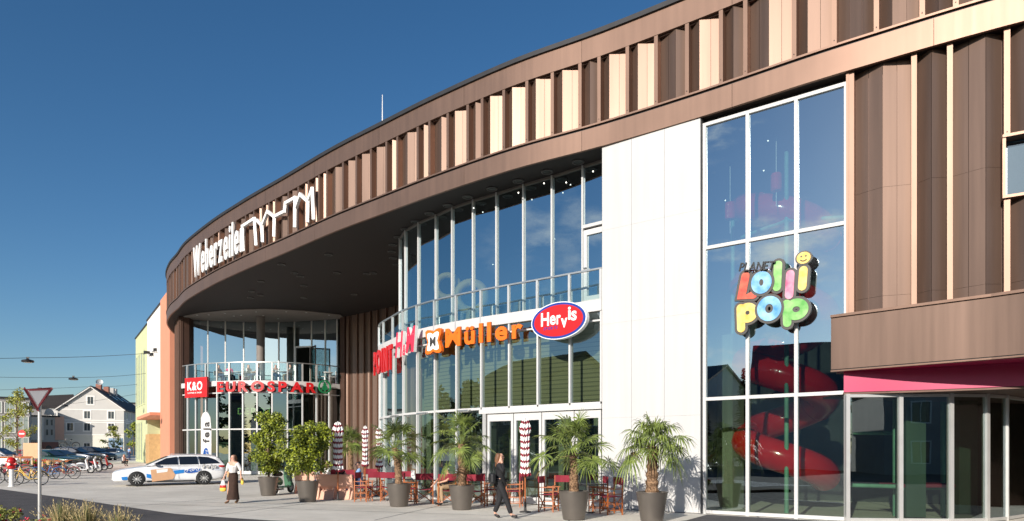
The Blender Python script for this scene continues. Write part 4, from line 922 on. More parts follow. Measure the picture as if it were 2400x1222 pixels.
# ================================================================ PEOPLE
def skin(name, vs, es, rs, m, parent, sub=2, root=0, sm=True):
    me = bpy.data.meshes.new(name); me.from_pydata([tuple(v) for v in vs], es, []); o = bpy.data.objects.new(name, me); COL.objects.link(o)
    md = o.modifiers.new('s', 'SKIN'); sv = me.skin_vertices[0].data
    for i, r in enumerate(rs): sv[i].radius = (r if isinstance(r, tuple) else (r, r)); sv[i].use_root = (i == root)
    md.use_smooth_shade = True; md.branch_smoothing = .6
    if sub: s_ = o.modifiers.new('d', 'SUBSURF'); s_.levels = sub; s_.render_levels = sub
    dg = bpy.context.evaluated_depsgraph_get(); dg.update(); nm = bpy.data.meshes.new_from_object(o.evaluated_get(dg)); bpy.data.objects.remove(o)
    nm.materials.clear(); nm.materials.append(M[m]); o = bpy.data.objects.new(name, nm); COL.objects.link(o); o.parent = parent; return o
STAND = dict(pel=(0,0,.93), wai=(0,0,1.08), che=(0,-.01,1.27), nek=(0,.0,1.42), jaw=(0,-.025,1.495), hed=(0,-.01,1.565), crn=(0,.0,1.62),
 hL=(.085,0,.88), kL=(.10,-.02,.49), aL=(.10,.02,.09), tL=(.11,-.13,.03), hR=(-.085,0,.88), kR=(-.10,-.02,.49), aR=(-.10,.02,.09), tR=(-.11,-.13,.03),
 sL=(.165,0,1.36), eL=(.225,.02,1.10), wL=(.23,-.05,.87), sR=(-.165,0,1.36), eR=(-.225,.02,1.10), wR=(-.23,-.05,.87))
def sit(sz=.50, **k):
    d = dict(STAND); dz = sz+.09-.93
    for n in d:
        if n[0] not in 'hkat' or n == 'hed': x, y, z = d[n]; d[n] = (x, y, z+dz)
    d['hL'] = (.09,-.02,sz+.08); d['hR'] = (-.09,-.02,sz+.08); d['kL'] = (.12,-.44,sz+.06); d['kR'] = (-.12,-.44,sz+.06)
    d['aL'] = (.12,-.40,.09+max(0, sz-.5)); d['aR'] = (-.12,-.38,.09+max(0, sz-.5)); d['tL'] = (.13,-.54,.04+max(0, sz-.5)); d['tR'] = (-.13,-.52,.04+max(0, sz-.5))
    z = dz; d['eL'] = (.23,-.12,1.12+z); d['wL'] = (.12,-.34,1.08+z); d['eR'] = (-.23,-.12,1.12+z); d['wR'] = (-.12,-.34,1.08+z); d.update(k); return d
def person(label, loc, rz, J=None, top='cloth_white', bottom='cloth_navy', hair='hair_brown', hairlen=0, sleeve=1, fingers=False, skirt=None, loose=0, scale=1, shoes='black', sk='skin', group=None, curl=(0, 0)):
    J = {**STAND, **(J or {})}; V = {k: Vector(v) for k, v in J.items()}
    r = thing('person', label, 'person', loc, rz, group); r.scale = (scale,)*3
    vs, es, rs, ix = [], [], [], {}
    def add(k, p, rad, to=None):
        ix[k] = len(vs); vs.append(p); rs.append(rad)
        if to: es.append((ix[to], ix[k]))
    add('pel', V['pel'], .125); add('wai', V['wai'], .105, 'pel'); add('che', V['che'], .125, 'wai'); add('nek', V['nek'], .052, 'che'); add('jaw', V['jaw'], .062, 'nek'); add('hed', V['hed'], .088, 'jaw'); add('crn', V['crn'], .066, 'hed')
    fw = (V['tL']+V['tR']-V['aL']-V['aR']); fw.z = 0; fw = fw.normalized() if fw.length > .01 else Vector((0,-1,0))
    fw = J.get('face') and Vector(J['face']).normalized() or Vector((0, -1, 0))
    add('nose', V['jaw'].lerp(V['hed'], .45)+fw*.092, .013, 'jaw')
    for s in 'LR':
        add('h'+s, V['h'+s], .085, 'pel'); mid = V['h'+s].lerp(V['k'+s], .5); add('th'+s, mid, .074, 'h'+s); add('k'+s, V['k'+s], .052, 'th'+s); add('cf'+s, V['k'+s].lerp(V['a'+s], .35), .052, 'k'+s); add('a'+s, V['a'+s], .035, 'cf'+s); add('t'+s, V['t'+s], .03, 'a'+s)
        add('s'+s, V['s'+s], .055, 'che'); add('e'+s, V['e'+s], .038, 's'+s); add('w'+s, V['w'+s], .025, 'e'+s)
        d = (V['w'+s]-V['e'+s]).normalized(); d = V['d'+s].normalized() if 'd'+s in V else d
        sx = d.cross(fw); sx = sx.normalized() if sx.length > .1 else Vector((1, 0, 0)); add('p'+s, V['w'+s]+d*.06, .030, 'w'+s)
        up = sx.cross(d)
        if fingers:
            for q, (o_, l) in enumerate(((-.027, .068), (-.009, .08), (.009, .076), (.026, .058))):
                add('f1'+s+str(q), V['w'+s]+d*.10+sx*o_, .0095, 'p'+s); add('f2'+s+str(q), V['w'+s]+d*(.10+l*.5)+sx*o_*1.1+up*.012, .0085, 'f1'+s+str(q)); add('f3'+s+str(q), V['w'+s]+d*(.10+l*.85)+sx*o_*1.1+up*.035, .007, 'f2'+s+str(q))
            add('th1'+s, V['w'+s]+d*.05-sx*.038, .011, 'p'+s); add('th2'+s, V['w'+s]+d*.09-sx*.052+up*.01, .009, 'th1'+s)
        else: add('fg'+s, V['w'+s]+d*.13+up*.02, .022, 'p'+s)
    b = skin('body', vs, es, rs, sk, r)
    # clothing
    vs, es, rs, ix = [], [], [], {}; L = loose
    add('wai', V['wai'], .125+L, None); add('pel', V['pel']+Vector((0, 0, .0)), .145+L, 'wai'); add('che', V['che'], .142+L*.6, 'wai'); add('nk', V['nek']+Vector((0, 0, -.045)), .075, 'che')
    for s in 'LR':
        add('s'+s, V['s'+s], .072+L*.4, 'che'); se = V['s'+s].lerp(V['e'+s], min(1, sleeve*.98)); add('e'+s, se, (.058 if sleeve < 1 else .05)+L*.5, 's'+s)
        if sleeve > 1: add('w'+s, V['e'+s].lerp(V['w'+s], sleeve-1), .036+L*.4, 'e'+s)
    skin('top', vs, es, rs, top, r)
    if skirt:
        c = V['pel']; prof = skirt; mb = MB(); n = 28; vv = []; ff = []
        for i, (z, rx, ry, ox, oy) in enumerate(prof):
            for j in range(n): a = 2*pi*j/n; w_ = 1+(.055*sin(a*7+i*.5))*(i/len(prof)); vv.append((c.x+ox+rx*w_*cos(a), c.y+oy+ry*w_*sin(a), z))
        for i in range(len(prof)-1):
            for j in range(n): ff.append((i*n+j, i*n+(j+1)%n, (i+1)*n+(j+1)%n, (i+1)*n+j))
        mb.add(vv, ff+[tuple(range(n))]); mb.build('skirt', bottom, r, smooth=True)
    else:
        vs, es, rs, ix = [], [], [], {}; add('pel', V['pel'], .132, None)
        for s in 'LR': add('h'+s, V['h'+s], .098, 'pel'); add('th'+s, V['h'+s].lerp(V['k'+s], .5), .088+L*.3, 'h'+s); add('k'+s, V['k'+s], .066+L*.3, 'th'+s); add('cf'+s, V['k'+s].lerp(V['a'+s], .5), .062+L*.4, 'k'+s); add('a'+s, V['a'+s]+Vector((0,0,.02)), .055+L*.4, 'cf'+s)
        skin('trousers', vs, es, rs, bottom, r)
    for s in 'LR':
        a, t = V['a'+s], V['t'+s]; skin('shoe', [a+Vector((0,0,-.01)), a.lerp(t, .3)+Vector((0,0,-.02)), t, t+(t-a)*.15+Vector((0,0,.003))], [(0,1),(1,2),(2,3)], [.045, .043, .040, .025], shoes, r, 1)
    # hair: cap plus length
    h = V['hed']; bk = -fw; vs = [V['crn']+Vector((0,0,.0))+bk*.012, h+bk*.035+Vector((0,0,.01))]; rs = [.078, .088]; es = [(0, 1)]
    if hairlen:
        pz = V['nek']+bk*.06; vs += [h.lerp(pz, .5)+bk*.035, pz, pz+Vector((0,0,-hairlen))+bk*.02]; rs += [.088, .08, .045]; es += [(1,2),(2,3),(3,4)]
    else: vs.append(h.lerp(V['jaw'], .4)+bk*.045); rs.append(.06); es.append((1, 2))
    skin('hair', vs, es, rs, hair, r)
    s_ = Vector((0,0,1)).cross(fw).normalized(); ec = V['jaw'].lerp(h, .62)+fw*.082
    for q in (-1, 1): MB().sphere(ec+s_*q*.03, (.009, .009, .007), 8, 6).build('eye', 'black', b)
    mb = MB(); mb.tube([V['jaw']+fw*.064+s_*-.022+Vector((0,0,-.004)), V['jaw']+fw*.070+Vector((0,0,-.006)), V['jaw']+fw*.064+s_*.022+Vector((0,0,-.004))], .005, 6); mb.build('mouth', 'flower', b)
    return r
# woman walking towards the camera
X, Y, z = AT(547, 22.5)
w1 = person('woman walking towards the camera in a pale blouse and long dark brown skirt', (X, Y, z), -.25, dict(eL=(.26,.03,1.12), wL=(.33,-.06,.93), eR=(-.25,.02,1.12), wR=(-.32,-.04,.90), kR=(-.08,-.12,.49), aR=(-.08,-.14,.10), tR=(-.09,-.29,.04), kL=(.09,.03,.48), aL=(.09,.12,.12), tL=(.10,-.02,.04)),
 top='cloth_white', bottom='cloth_brown', hair='hair_brown', hairlen=.10, sleeve=1.25, fingers=True, loose=.018, shoes='palm_trunk', scale=.985,
 skirt=[(1.03,.135,.11,0,0),(.93,.165,.135,0,0),(.7,.165,.14,0,-.01),(.4,.18,.17,0,-.02),(.13,.205,.20,0,-.02)])
X1, Y1 = X, Y
bg_ = thing('shopping_bag', 'white plastic bag with red and yellow contents in the woman\'s hand', 'bag', (X-.33, Y-.02, .42))
mb = MB(); mb.lathe([(.03,-.02),(.085,.0),(.10,.08),(.085,.2),(.045,.34)], n=16, sy=.55, k=0); mb.build('bag_body', 'lamp_glass', bg_, smooth=True); MB().lathe([(.03,-.03),(.10,-.01),(.112,.07),(.10,.10)], n=16, sy=.56).build('yellow_print', 'bag_yellow', bg_, smooth=True)
MB().lathe([(.108,.10),(.098,.18)], n=16, sy=.57).build('red_print', 'red_sign', bg_, smooth=True); mb = MB(); mb.tube([(-.02,0,.33),(0,0,.42),(.02,0,.33)], .008, 6); mb.build('handle', 'lamp_glass', bg_)
pk = MB().lathe([(.015,0),(.045,.02),(.05,.10),(.035,.2),(.012,.24)], n=12, sy=.5).build('snack_packet', 'bag_yellow', smooth=True); pk.location = (X+.34, Y-.12, .62); tag(pk, 'yellow packet in the walking woman\'s other hand', 'packet')
hb = thing('strap_bag', 'brown strap bag across the walking woman\'s shoulder', 'bag', (X-.17, Y+.1, .95))
MB().box((0, 0, 0), (.09, .22, .2)).build('pouch', 'wood_door', hb, bevel=.03); mb = MB(); mb.tube([(0,.0,.1),(.03,-.02,.35),(.06,-.08,.42)], .012, 6); mb.build('strap', 'wood_door', hb)
# woman in black on the phone, walking to the right
X, Y, z = AT(1172, 17.35)
w2 = person('woman in a black trouser suit holding a phone to her ear', (X, Y, z), radians(78), dict(face=(.12,-1,0), eR=(-.24,-.14,1.14), wR=(-.125,-.075,1.41), dR=(.02,.01,.2), wL=(.22,-.10,.86), eL=(.24,.02,1.10),
 hR=(-.08,0,.88), kR=(-.08,-.17,.51), aR=(-.07,-.30,.10), tR=(-.07,-.44,.06), kL=(.08,.02,.48), aL=(.08,.16,.12), tL=(.08,.04,.03)),
 top='cloth_black', bottom='cloth_black', hair='hair_brown', hairlen=.16, sleeve=1.9, fingers=True, loose=.02, scale=1.02)
ph = MB().box((0, 0, 0), (.02, .055, .11)).build('mobile_phone', 'black', bevel=.006); ph.location = (X+.05, Y-.145, 1.56); tag(ph, 'small dark phone held at the ear of the woman in black', 'phone')
hb = thing('handbag', 'black shoulder bag on the back of the woman in black', 'bag', (X-.20, Y-.16, 1.02), .3)
MB().box((0, 0, 0), (.14, .30, .26)).build('pouch', 'black', hb, bevel=.05); mb = MB(); mb.tube([(0,-.1,.1),(.08,0,.40),(0,.1,.1)], .012, 6); mb.build('strap', 'black', hb)
# people at the cafe
def seat_at(label, px, Y, rz, **k): X, Y, z = AT(px, Y); return person(label, (X, Y, z), radians(rz), **k)
seat_at('man in a light blue shirt sitting at the cafe table looking down', 842, 24.7, -75, J=sit(.56, hed=(0,-.05,1.29), jaw=(0,-.08,1.215), crn=(0,-.05,1.345)), top='cloth_blue', bottom='cloth_navy', hair='hair_dark', sleeve=.9, loose=.02)
seat_at('woman in black seated behind the bench, seen from behind', 797, 24.75, 150, J=sit(.5), top='cloth_black', hair='hair_brown', sleeve=.4)
seat_at('man in a white shirt seated behind the bench, beside the potted tree', 768, 25.8, -60, J=sit(.56), top='letter_white', hair='hair_dark', sleeve=1)
seat_at('grey haired person in a dark waistcoat leaning forward behind the palm', 1060, 21.7, -60, J=sit(.52, che=(0,-.10,.88), nek=(0,-.16,1.02), jaw=(0,-.24,1.07), hed=(0,-.22,1.14), crn=(0,-.20,1.19), sL=(.165,-.12,.97), sR=(-.165,-.12,.97), eR=(-.28,-.36,.84), wR=(-.22,-.55,.66), eL=(.25,-.3,.8), wL=(.15,-.45,.75)), top='cloth_navy', bottom='cloth_khaki', hair='hair_white', sleeve=.2)
# people on the terrace
def terr(label, px, Y, rz, sz=.45, **k):
    X = (px-1200)/KX*Y; o = person(label, (X, Y, 6.28), radians(rz), J=sit(sz), group='people on the drum terrace', **k); return o
terr('person in beige seated at the left end of the terrace', 512, 45.3, 80, top='cloth_khaki', hair='hair_dark')
terr('person with a pink top seated with back to the railing', 537, 45.3, 170, top='cloth_pink', hair='hair_dark')
terr('person in pale clothes right of the pink one on the terrace', 582, 45.2, 70, top='cloth_white', hair='hair_brown')
terr('person in grey seated in front of the round column', 606, 44.9, -90, top='letter_grey', hair='hair_brown')
terr('man in sunglasses seated facing the railing on the terrace', 646, 45.2, 40, top='cloth_white', hair='hair_dark')
terr('man with bare forearms and khaki trousers, rightmost on the terrace', 681, 45.0, -80, top='cloth_white', bottom='cloth_khaki', hair='hair_dark', sleeve=.5)
def tchair(px, Y, rz, lab, first=[None]):
    if first[0] is None:
        r = thing('terrace_chair', '', 'chair', group='white chairs on the drum terrace'); first[0] = r
        MB().box((0,0,.44), (.42,.42,.03)).build('seat', 'alu', r, bevel=.01); MB().box((0,.21,.68), (.42,.03,.30)).build('backrest', 'alu', r, bevel=.01)
        for sx in (-1,1):
            for sy in (-1,1): mb = MB(); mb.tube([(sx*.17,sy*.17,.44),(sx*.21,sy*.21,0)], .012, 6); mb.build('leg', 'chrome', r)
        for sx in (-1,1): mb = MB(); mb.tube([(sx*.19,.2,.44),(sx*.19,.21,.6)], .012, 6); mb.build('back_support', 'chrome', r)
        o = r
    else: o = dup(first[0])
    o.location = ((px-1200)/KX*Y, Y, 6.28); o.rotation_euler = (0,0,radians(rz)); o['label'] = 'white terrace chair '+lab
for a in ((512,45.35,80,'under the person in beige'),(537,45.35,170,'under the person in pink'),(582,45.25,70,'under the person in pale clothes'),(606,44.95,-90,'under the person in grey'),(646,45.25,40,'under the man facing the railing'),(681,45.05,-80,'under the man in khaki trousers'),(756,45.3,90,'empty, left of the last table'),(780,45.6,-80,'empty, at the right end of the terrace')): tchair(*a)
def ttable(px, Y, lab):
    r = thing('terrace_table', lab, 'table', ((px-1200)/KX*Y, Y, 6.28), 0, 'white tables on the drum terrace')
    MB().lathe([(.36,.72),(.36,.745)], n=24).build('tabletop', 'letter_white', r); MB().lathe([(.03,.02),(.03,.72)], n=10).build('pedestal', 'chrome', r); MB().lathe([(.22,0),(.22,.02)], n=20).build('foot', 'chrome', r)
ttable(560, 45.1, 'round white table between the pink and the pale dressed people'); ttable(593, 45.4, 'round white table left of the round column'); ttable(663, 45.0, 'round white table between the two men on the terrace'); ttable(768, 45.5, 'round white table at the right end of the terrace')
# ================================================================ VEHICLES
def car(label, loc, rz, paint='white_paint', livery=False, kind='estate', name='parked_car', group=None, k=1.0):
    r = thing(name, label, 'car', loc, rz, group); zz = lambda z: z*k
    st = [(-2.43,.30,.56,.60),(-2.38,.22,.66,.76),(-2.2,.19,.74,.86),(-1.75,.18,.83,.91),(-1.3,.18,.89,.925),(-.95,.18,.93,.925),(0,.18,.965,.925),(1.1,.18,.99,.925),(1.8,.20,1.01,.90),(2.2,.27,1.02,.85),(2.36,.33,.98,.79),(2.43,.40,.80,.70)]
    mb = MB(); n = 12; vs = []
    for x, zb, zt, w_ in st:
        hb = (zt-zb); half = [(0,zb),(w_*.86,zb),(w_*.97,zb+.07),(w_,zb+hb*.40),(w_*.985,zb+hb*.68),(w_*.93,zt-.035),(w_*.80,zt)]
        ring = half+[(0, zt+.03)]+[(-a, b) for a, b in half[:0:-1]]
        n = len(ring); vs += [(x, a, zz(b)) for a, b in ring]
    fs = [(i*n+j, (i+1)*n+j, (i+1)*n+(j+1)%n, i*n+(j+1)%n) for i in range(len(st)-1) for j in range(n)]+[tuple(range(n)), tuple((len(st)-1)*n+j for j in range(n-1, -1, -1))]
    mb.add(vs, fs); body = mb.build('body', paint, r, smooth=True)
    sb = body.modifiers.new('s', 'SUBSURF'); sb.levels = sb.render_levels = 2
    cut = MB()
    for x in (-1.42, 1.43):
        for s in (-1, 1): a = [(x+.365*cos(2*pi*i/28), .335+.365*sin(2*pi*i/28)) for i in range(28)]; cut.extr(a, lambda p, q, t: (p, t, q), s*.70, s*1.2)
    co = cut.build('c', 'rubber'); bo = body.modifiers.new('b', 'BOOLEAN'); bo.object = co; bo.operation = 'DIFFERENCE'; bo.solver = 'EXACT'
    body.parent = None; dg = bpy.context.evaluated_depsgraph_get(); dg.update(); nm = bpy.data.meshes.new_from_object(body.evaluated_get(dg)); body.modifiers.clear(); body.data = nm; body.parent = r; bpy.data.objects.remove(co)
    nm.set_sharp_from_angle(angle=radians(40))
    if kind == 'estate': cs = [(-1.06,-1.04,.955),(-.80,-.56,1.20),(-.45,-.10,1.395),(.2,.3,1.455),(.9,.9,1.475),(1.5,1.5,1.455),(1.95,1.95,1.40),(2.30,2.14,1.31),(2.36,2.34,1.03)]
    else: cs = [(-.96,-.94,.955),(-.7,-.45,1.22),(-.3,.0,1.39),(.2,.3,1.43),(.7,.7,1.43),(1.1,.98,1.38),(1.5,1.25,1.26),(1.85,1.6,1.12),(2.05,2.03,1.02)]
    vs = []
    for xb, xt, zr in cs:
        t = max(0, (zr-.96)); yt = .80-t*.40
        vs += [(xb,-.82,zz(.95)), ((xb+xt)/2, -(.82-(.82-yt)*.45), zz(.95+(zr-.04-.95)*.5)), (xt,-yt,zz(max(.95, zr-.04))), (xt,-yt*.8,zz(zr)), (xt,0,zz(zr+.025)), (xt,yt*.8,zz(zr)), (xt,yt,zz(max(.95, zr-.04))), ((xb+xt)/2, .82-(.82-yt)*.45, zz(.95+(zr-.04-.95)*.5)), (xb,.82,zz(.95))]
    n = 9; mb = MB(); mb.add(vs, [(i*n+j, i*n+j+1, (i+1)*n+j+1, (i+1)*n+j) for i in range(len(cs)-1) for j in range(n-1)]+[tuple(range(n-1,-1,-1))]); cab = mb.build('cabin', paint, r, smooth=35)
    wins = [[(-.80,1.0),(-.20,1.30),(.26,1.37),(.30,1.0)],[(.37,1.0),(.34,1.375),(1.12,1.385),(1.18,1.01)],[(1.25,1.01),(1.19,1.385),(1.62,1.35),(1.92,1.24),(2.14,1.06)]]
    if kind != 'estate': wins = [[(-.68,1.0),(-.1,1.3),(.36,1.35),(.40,1.0)],[(.47,1.0),(.44,1.35),(.95,1.30),(1.45,1.12),(1.5,1.02)]]
    for s in (-1, 1):
        for w_ in wins:
            f_ = lambda a, b, t, s=s: (a, s*(.845-(b-.95)*.36+t), zz(b)); mb = MB(); mb.extr(w_ if s > 0 else w_[::-1], f_, -.03, .006); mb.build('side_window', 'window_dark' if kind != 'estate' else 'car_dark', cab)
    mb = MB(); mb.add([(-1.03,-.70,zz(.985)),(-1.03,.70,zz(.985)),(-.16,.56,zz(1.405)),(-.16,-.56,zz(1.405))],[(0,1,2,3)]); mb.v = [(a, b, c+.012) for a, b, c in mb.v]; mb.build('windscreen', 'car_dark', cab)
    e = cs[-1]; q = cs[-2]; mb = MB(); mb.add([(e[1]+.012,-.66,zz(1.06)),(e[1]+.012,.66,zz(1.06)),(q[1]+.02,.55,zz(q[2]-.02)),(q[1]+.02,-.55,zz(q[2]-.02))],[(0,1,2,3)]); mb.build('rear_window', 'car_dark', cab)
    for x in (-1.42, 1.43):
        for s in (-1, 1):
            y = s*.815; w_ = MB(); w_.lathe([(.20,-.10),(.30,-.105),(.328,-.08),(.335,0),(.328,.08),(.30,.105),(.20,.10)], n=32, cap=False); w_.v = [(x+a, y+c, .335+b) for a, b, c in w_.v]; wh = w_.build('wheel', 'rubber', r, smooth=True)
            ri = MB(); ri.torus((x, y+s*.085, .335), .225, .018, 'y', 28, 6)
            for i in range(10): a = 2*pi*i/10; ri.bar((x+.03*cos(a), y+s*.08, .335+.03*sin(a)), (x+.22*cos(a), y+s*.088, .335+.22*sin(a)), .02, .038)
            ri.sphere((x, y+s*.085, .335), (.045, .02, .045), 10, 6); ri.build('rim', 'alu', wh, smooth=40)
            dk = MB(); dk.lathe([(.01, 0), (.21, 0)], n=24, cap=False); dk.v = [(x+a, y+s*.04, .335+b) for a, b, c in dk.v]; dk.build('brake_disc', 'black', wh)
    for s in (-1, 1):
        MB().sphere((-.72, s*.98, zz(1.02)), (.09, .12, .065), 12, 8).build('mirror', paint, r, smooth=True)
        mb = MB(); mb.sphere((-2.16, s*.70, .63), (.20, .13, .055), 14, 8); mb.build('headlight', 'lamp_glass' if livery else 'alu', r, smooth=True)
        mb = MB(); mb.sphere((2.22, s*.72, .90), (.19, .13, .07), 14, 8); mb.build('tail_light', 'tail_red', r, smooth=True)
        mb = MB(); mb.bar((-.6+.3, s*.926, .93), (2.0, s*.905, .955), .006, .012); mb.build('door_trim', 'chrome', r)
        for hx in (.12, 1.0): MB().box((hx, s*.932, .80), (.18, .02, .025)).build('door_handle', paint, r, bevel=.005)
        mb = MB()
        for x0 in (.33, 1.19): mb.bar((x0, s*.924, .30), (x0, s*.914, .94), .006, .008)
        mb.build('door_seam', 'black', r)
        mb = MB(); mb.bar((-1.0, s*.90, .21), (1.0, s*.90, .21), .06, .07); mb.build('sill', 'black', r)
    MB().box((-2.40, 0, .40), (.06, 1.0, .14)).build('grille', 'black', r, bevel=.02); MB().box((-2.45, 0, .36), (.02, .5, .11)).build('number_plate', 'letter_white', r)
    MB().box((2.40, 0, .32), (.1, 1.3, .16)).build('rear_skirt', 'black', r, bevel=.03)
    if kind == 'estate':
        for s in (-1, 1): mb = MB(); mb.tube([(.0,s*.56,1.46),(.1,s*.56,1.50),(1.7,s*.56,1.475),(1.85,s*.55,1.44)], .013, 6); mb.build('roof_rail', 'alu', r)
    if livery:
        Y0 = -.932; fl = lambda a, b, t: (a, Y0-t+.0, b)
        def pl(poly, m, d, nm='livery_patch'): return MB().extr(poly, fl, d-.025, d).build(nm, m, body)
        pl([(-2.02,.30),(-1.80,.30),(-1.80,.46),(-2.05,.44)], 'sky_blue', -.03); pl([(-1.03,.58),(-.84,.54),(-.80,.34),(-1.03,.40)], 'sky_blue', .001)
        pl([(-.86,.76),(-.80,.20),(.08,.31),(.18,.52),(-.02,.84)], 'cardboard', .002, 'parcel_picture'); pl([(-.62,.76),(-.60,.60),(-.16,.66),(-.14,.80)], 'letter_white', .004)
        pl([(.10,.72),(.56,.76),(.56,.60),(.16,.54)], 'sky_blue', .001)
        el = [(.92+.36*cos(2*pi*i/32), .70+.125*sin(2*pi*i/32)+.04*cos(2*pi*i/32)) for i in range(32)]; pl(el, 'letter_white', .003); el = [(.92+.345*cos(2*pi*i/32), .70+.112*sin(2*pi*i/32)+.04*cos(2*pi*i/32)) for i in range(32)]; pl(el, 'ford_blue', .005, 'oval_badge')
        word('Ford', lambda u, v, w_: (.66+u, Y0-.006-w_, .645+v+u*.11), .52, 'letter_white', body, V=.15, depth=.003, bold=.0, single=True, name='badge_lettering', slant=.25)
        word('feja', lambda u, v, w_: (1.36+u, Y0+.012-w_, .79+v+u*.05), .62, 'outline', body, V=.20, depth=.004, bold=.07, single=True, name='lettering_outline', gap=.1)
        word('feja', lambda u, v, w_: (1.375+u, Y0+.006-w_, .80+v+u*.05), .59, 'letter_white', body, V=.175, depth=.004, bold=.0, single=True, name='lettering', gap=.16)
        word('www.feja.at', lambda u, v, w_: (1.90+u, Y0+.05-w_, .72+v), .34, 'sky_blue', body, V=.03, depth=.004, single=True, name='small_lettering')
    return r
X0, Y0_ = -.55*32.4, 32.4
c_ = Vector((X0, Y0_))+Vector((cos(.52), sin(.52)))*1.42
car('white estate car with blue stripes, parcel picture and lettering on its side', (c_.x, c_.y, gz(0, c_.y)-.01), .52, livery=True)
# feather flag beside the car
fg = thing('feather_flag', 'tall white feather flag with dark lettering behind the car', 'flag', AT(484, 40.5), .3)
mb = MB(); mb.tube([(.26,0,0),(.26,0,2.8),(.20,0,3.6),(.0,0,3.98)], [.02,.018,.014,.01], 8); mb.build('pole', 'alu', fg)
fp = [(-.30,.62),(.24,.50),(.25,2.8),(.20,3.5),(.1,3.82),(-.05,3.9),(-.2,3.8),(-.30,3.5)]
MB().extr(fp, lambda a, b, t: (a, t, b), -.008, .008).build('banner', 'letter_white', fg)
word('feja', lambda u, v, w_: (.16-v, -.012-w_, 2.05+u), 1.25, 'outline', fg, V=.36, depth=.006, bold=.03, gap=.12)
el = [(-.03+.15*cos(2*pi*i/28), 1.35+.40*sin(2*pi*i/28)) for i in range(28)]; MB().extr(el, lambda a, b, t: (a, -.012-t, b), 0, .004).build('oval_badge', 'ford_blue', fg)
word('Ford', lambda u, v, w_: (.06-v*1.0, -.017-w_, 1.10+u), .5, 'letter_white', fg, V=.14, depth=.003, single=True, name='badge_lettering', slant=.2)
MB().lathe([(.3,0),(.3,.05),(.05,.09)], n=20).build('base', 'table_dark', fg)
# scooters and bikes
def scooter(label, loc, rz, paint, name='scooter', group=None):
    r = thing(name, label, 'scooter', loc, rz, group)                     # nose to -X
    for x in (-.62, .62):
        wh = MB().torus((x, 0, .24), .19, .05, 'y', 24, 8).build('wheel', 'rubber', r, smooth=True); MB().lathe([(.02,-.03),(.15,-.02),(.15,.02),(.02,.03)], n=16).add([], []).build('rim', 'alu', wh).matrix_basis = Matrix.Translation((x, 0, .24)) @ Matrix.Rotation(radians(90), 4, 'X')
    skin('rear_body', [(.15,0,.42),(.45,0,.55),(.78,0,.52)], [(0,1),(1,2)], [.13,.19,.11], paint, r); mb = MB()
    mb.extr([(-.55,.30),(-.42,.28),(-.28,.92),(-.38,.96)], lambda a, b, t: (a, t, b), -.17, .17); mb.build('leg_shield', paint, r, bevel=.05)
    skin('front_mudguard', [(-.78,0,.36),(-.62,0,.47),(-.46,0,.40)], [(0,1),(1,2)], [.05,.07,.05], paint, r); MB().box((-.12, 0, .27), (.62, .32, .06)).build('footboard', paint, r, bevel=.02)
    skin('saddle', [(.08,0,.78),(.4,0,.80),(.72,0,.79)], [(0,1),(1,2)], [.09,.11,.08], 'black', r)
    mb = MB(); mb.tube([(-.62,0,.24),(-.42,0,.75),(-.34,0,1.02)], .028, 8); mb.build('steering_column', 'steel', r); mb = MB(); mb.tube([(-.28,-.32,1.04),(-.36,0,1.06),(-.28,.32,1.04)], .018, 8); mb.build('handlebar', 'black', r)
    MB().sphere((-.43,0,1.02), (.08,.09,.08), 12, 8).build('headlight', paint, r, smooth=True); MB().sphere((.90,0,.58), (.03,.06,.05), 10, 6).build('tail_light', 'tail_red', r, smooth=True)
    MB().box((.93, 0, .42), (.012, .2, .17)).build('number_plate', 'letter_white', r)
    for s in (-1, 1):
        mb = MB(); mb.tube([(-.36,s*.12,1.02),(-.42,s*.26,1.22)], .008, 6); mb.sphere((-.42, s*.28, 1.24), (.015,.06,.045), 8, 6); mb.build('rear_mirror', 'black', r)
    mb = MB(); mb.tube([(.2,.12,.2),(.7,.16,.2)], .04, 8); mb.build('exhaust', 'chrome', r); mb = MB(); mb.tube([(.0,-.1,.28),(.02,-.18,.02)], .012, 6); mb.build('stand', 'steel', r); return r
scooter('green scooter seen from behind between the two potted trees', AT(663, 27.3), radians(-100), 'vespa_green')
G2 = 'scooters parked beyond the bicycles'
scooter('white scooter with a tan seat, nearest of the parked scooters', AT(188, 46), radians(200), 'white_paint', group=G2)
scooter('white scooter turned to show its rounded front mudguard', AT(208, 48.5), radians(200), 'white_paint', group=G2)
scooter('black scooter behind the white ones', AT(222, 51), radians(205), 'car_dark', group=G2)
scooter('dark red scooter at the far end of the row', AT(236, 54), radians(205), 'car_red', group=G2)
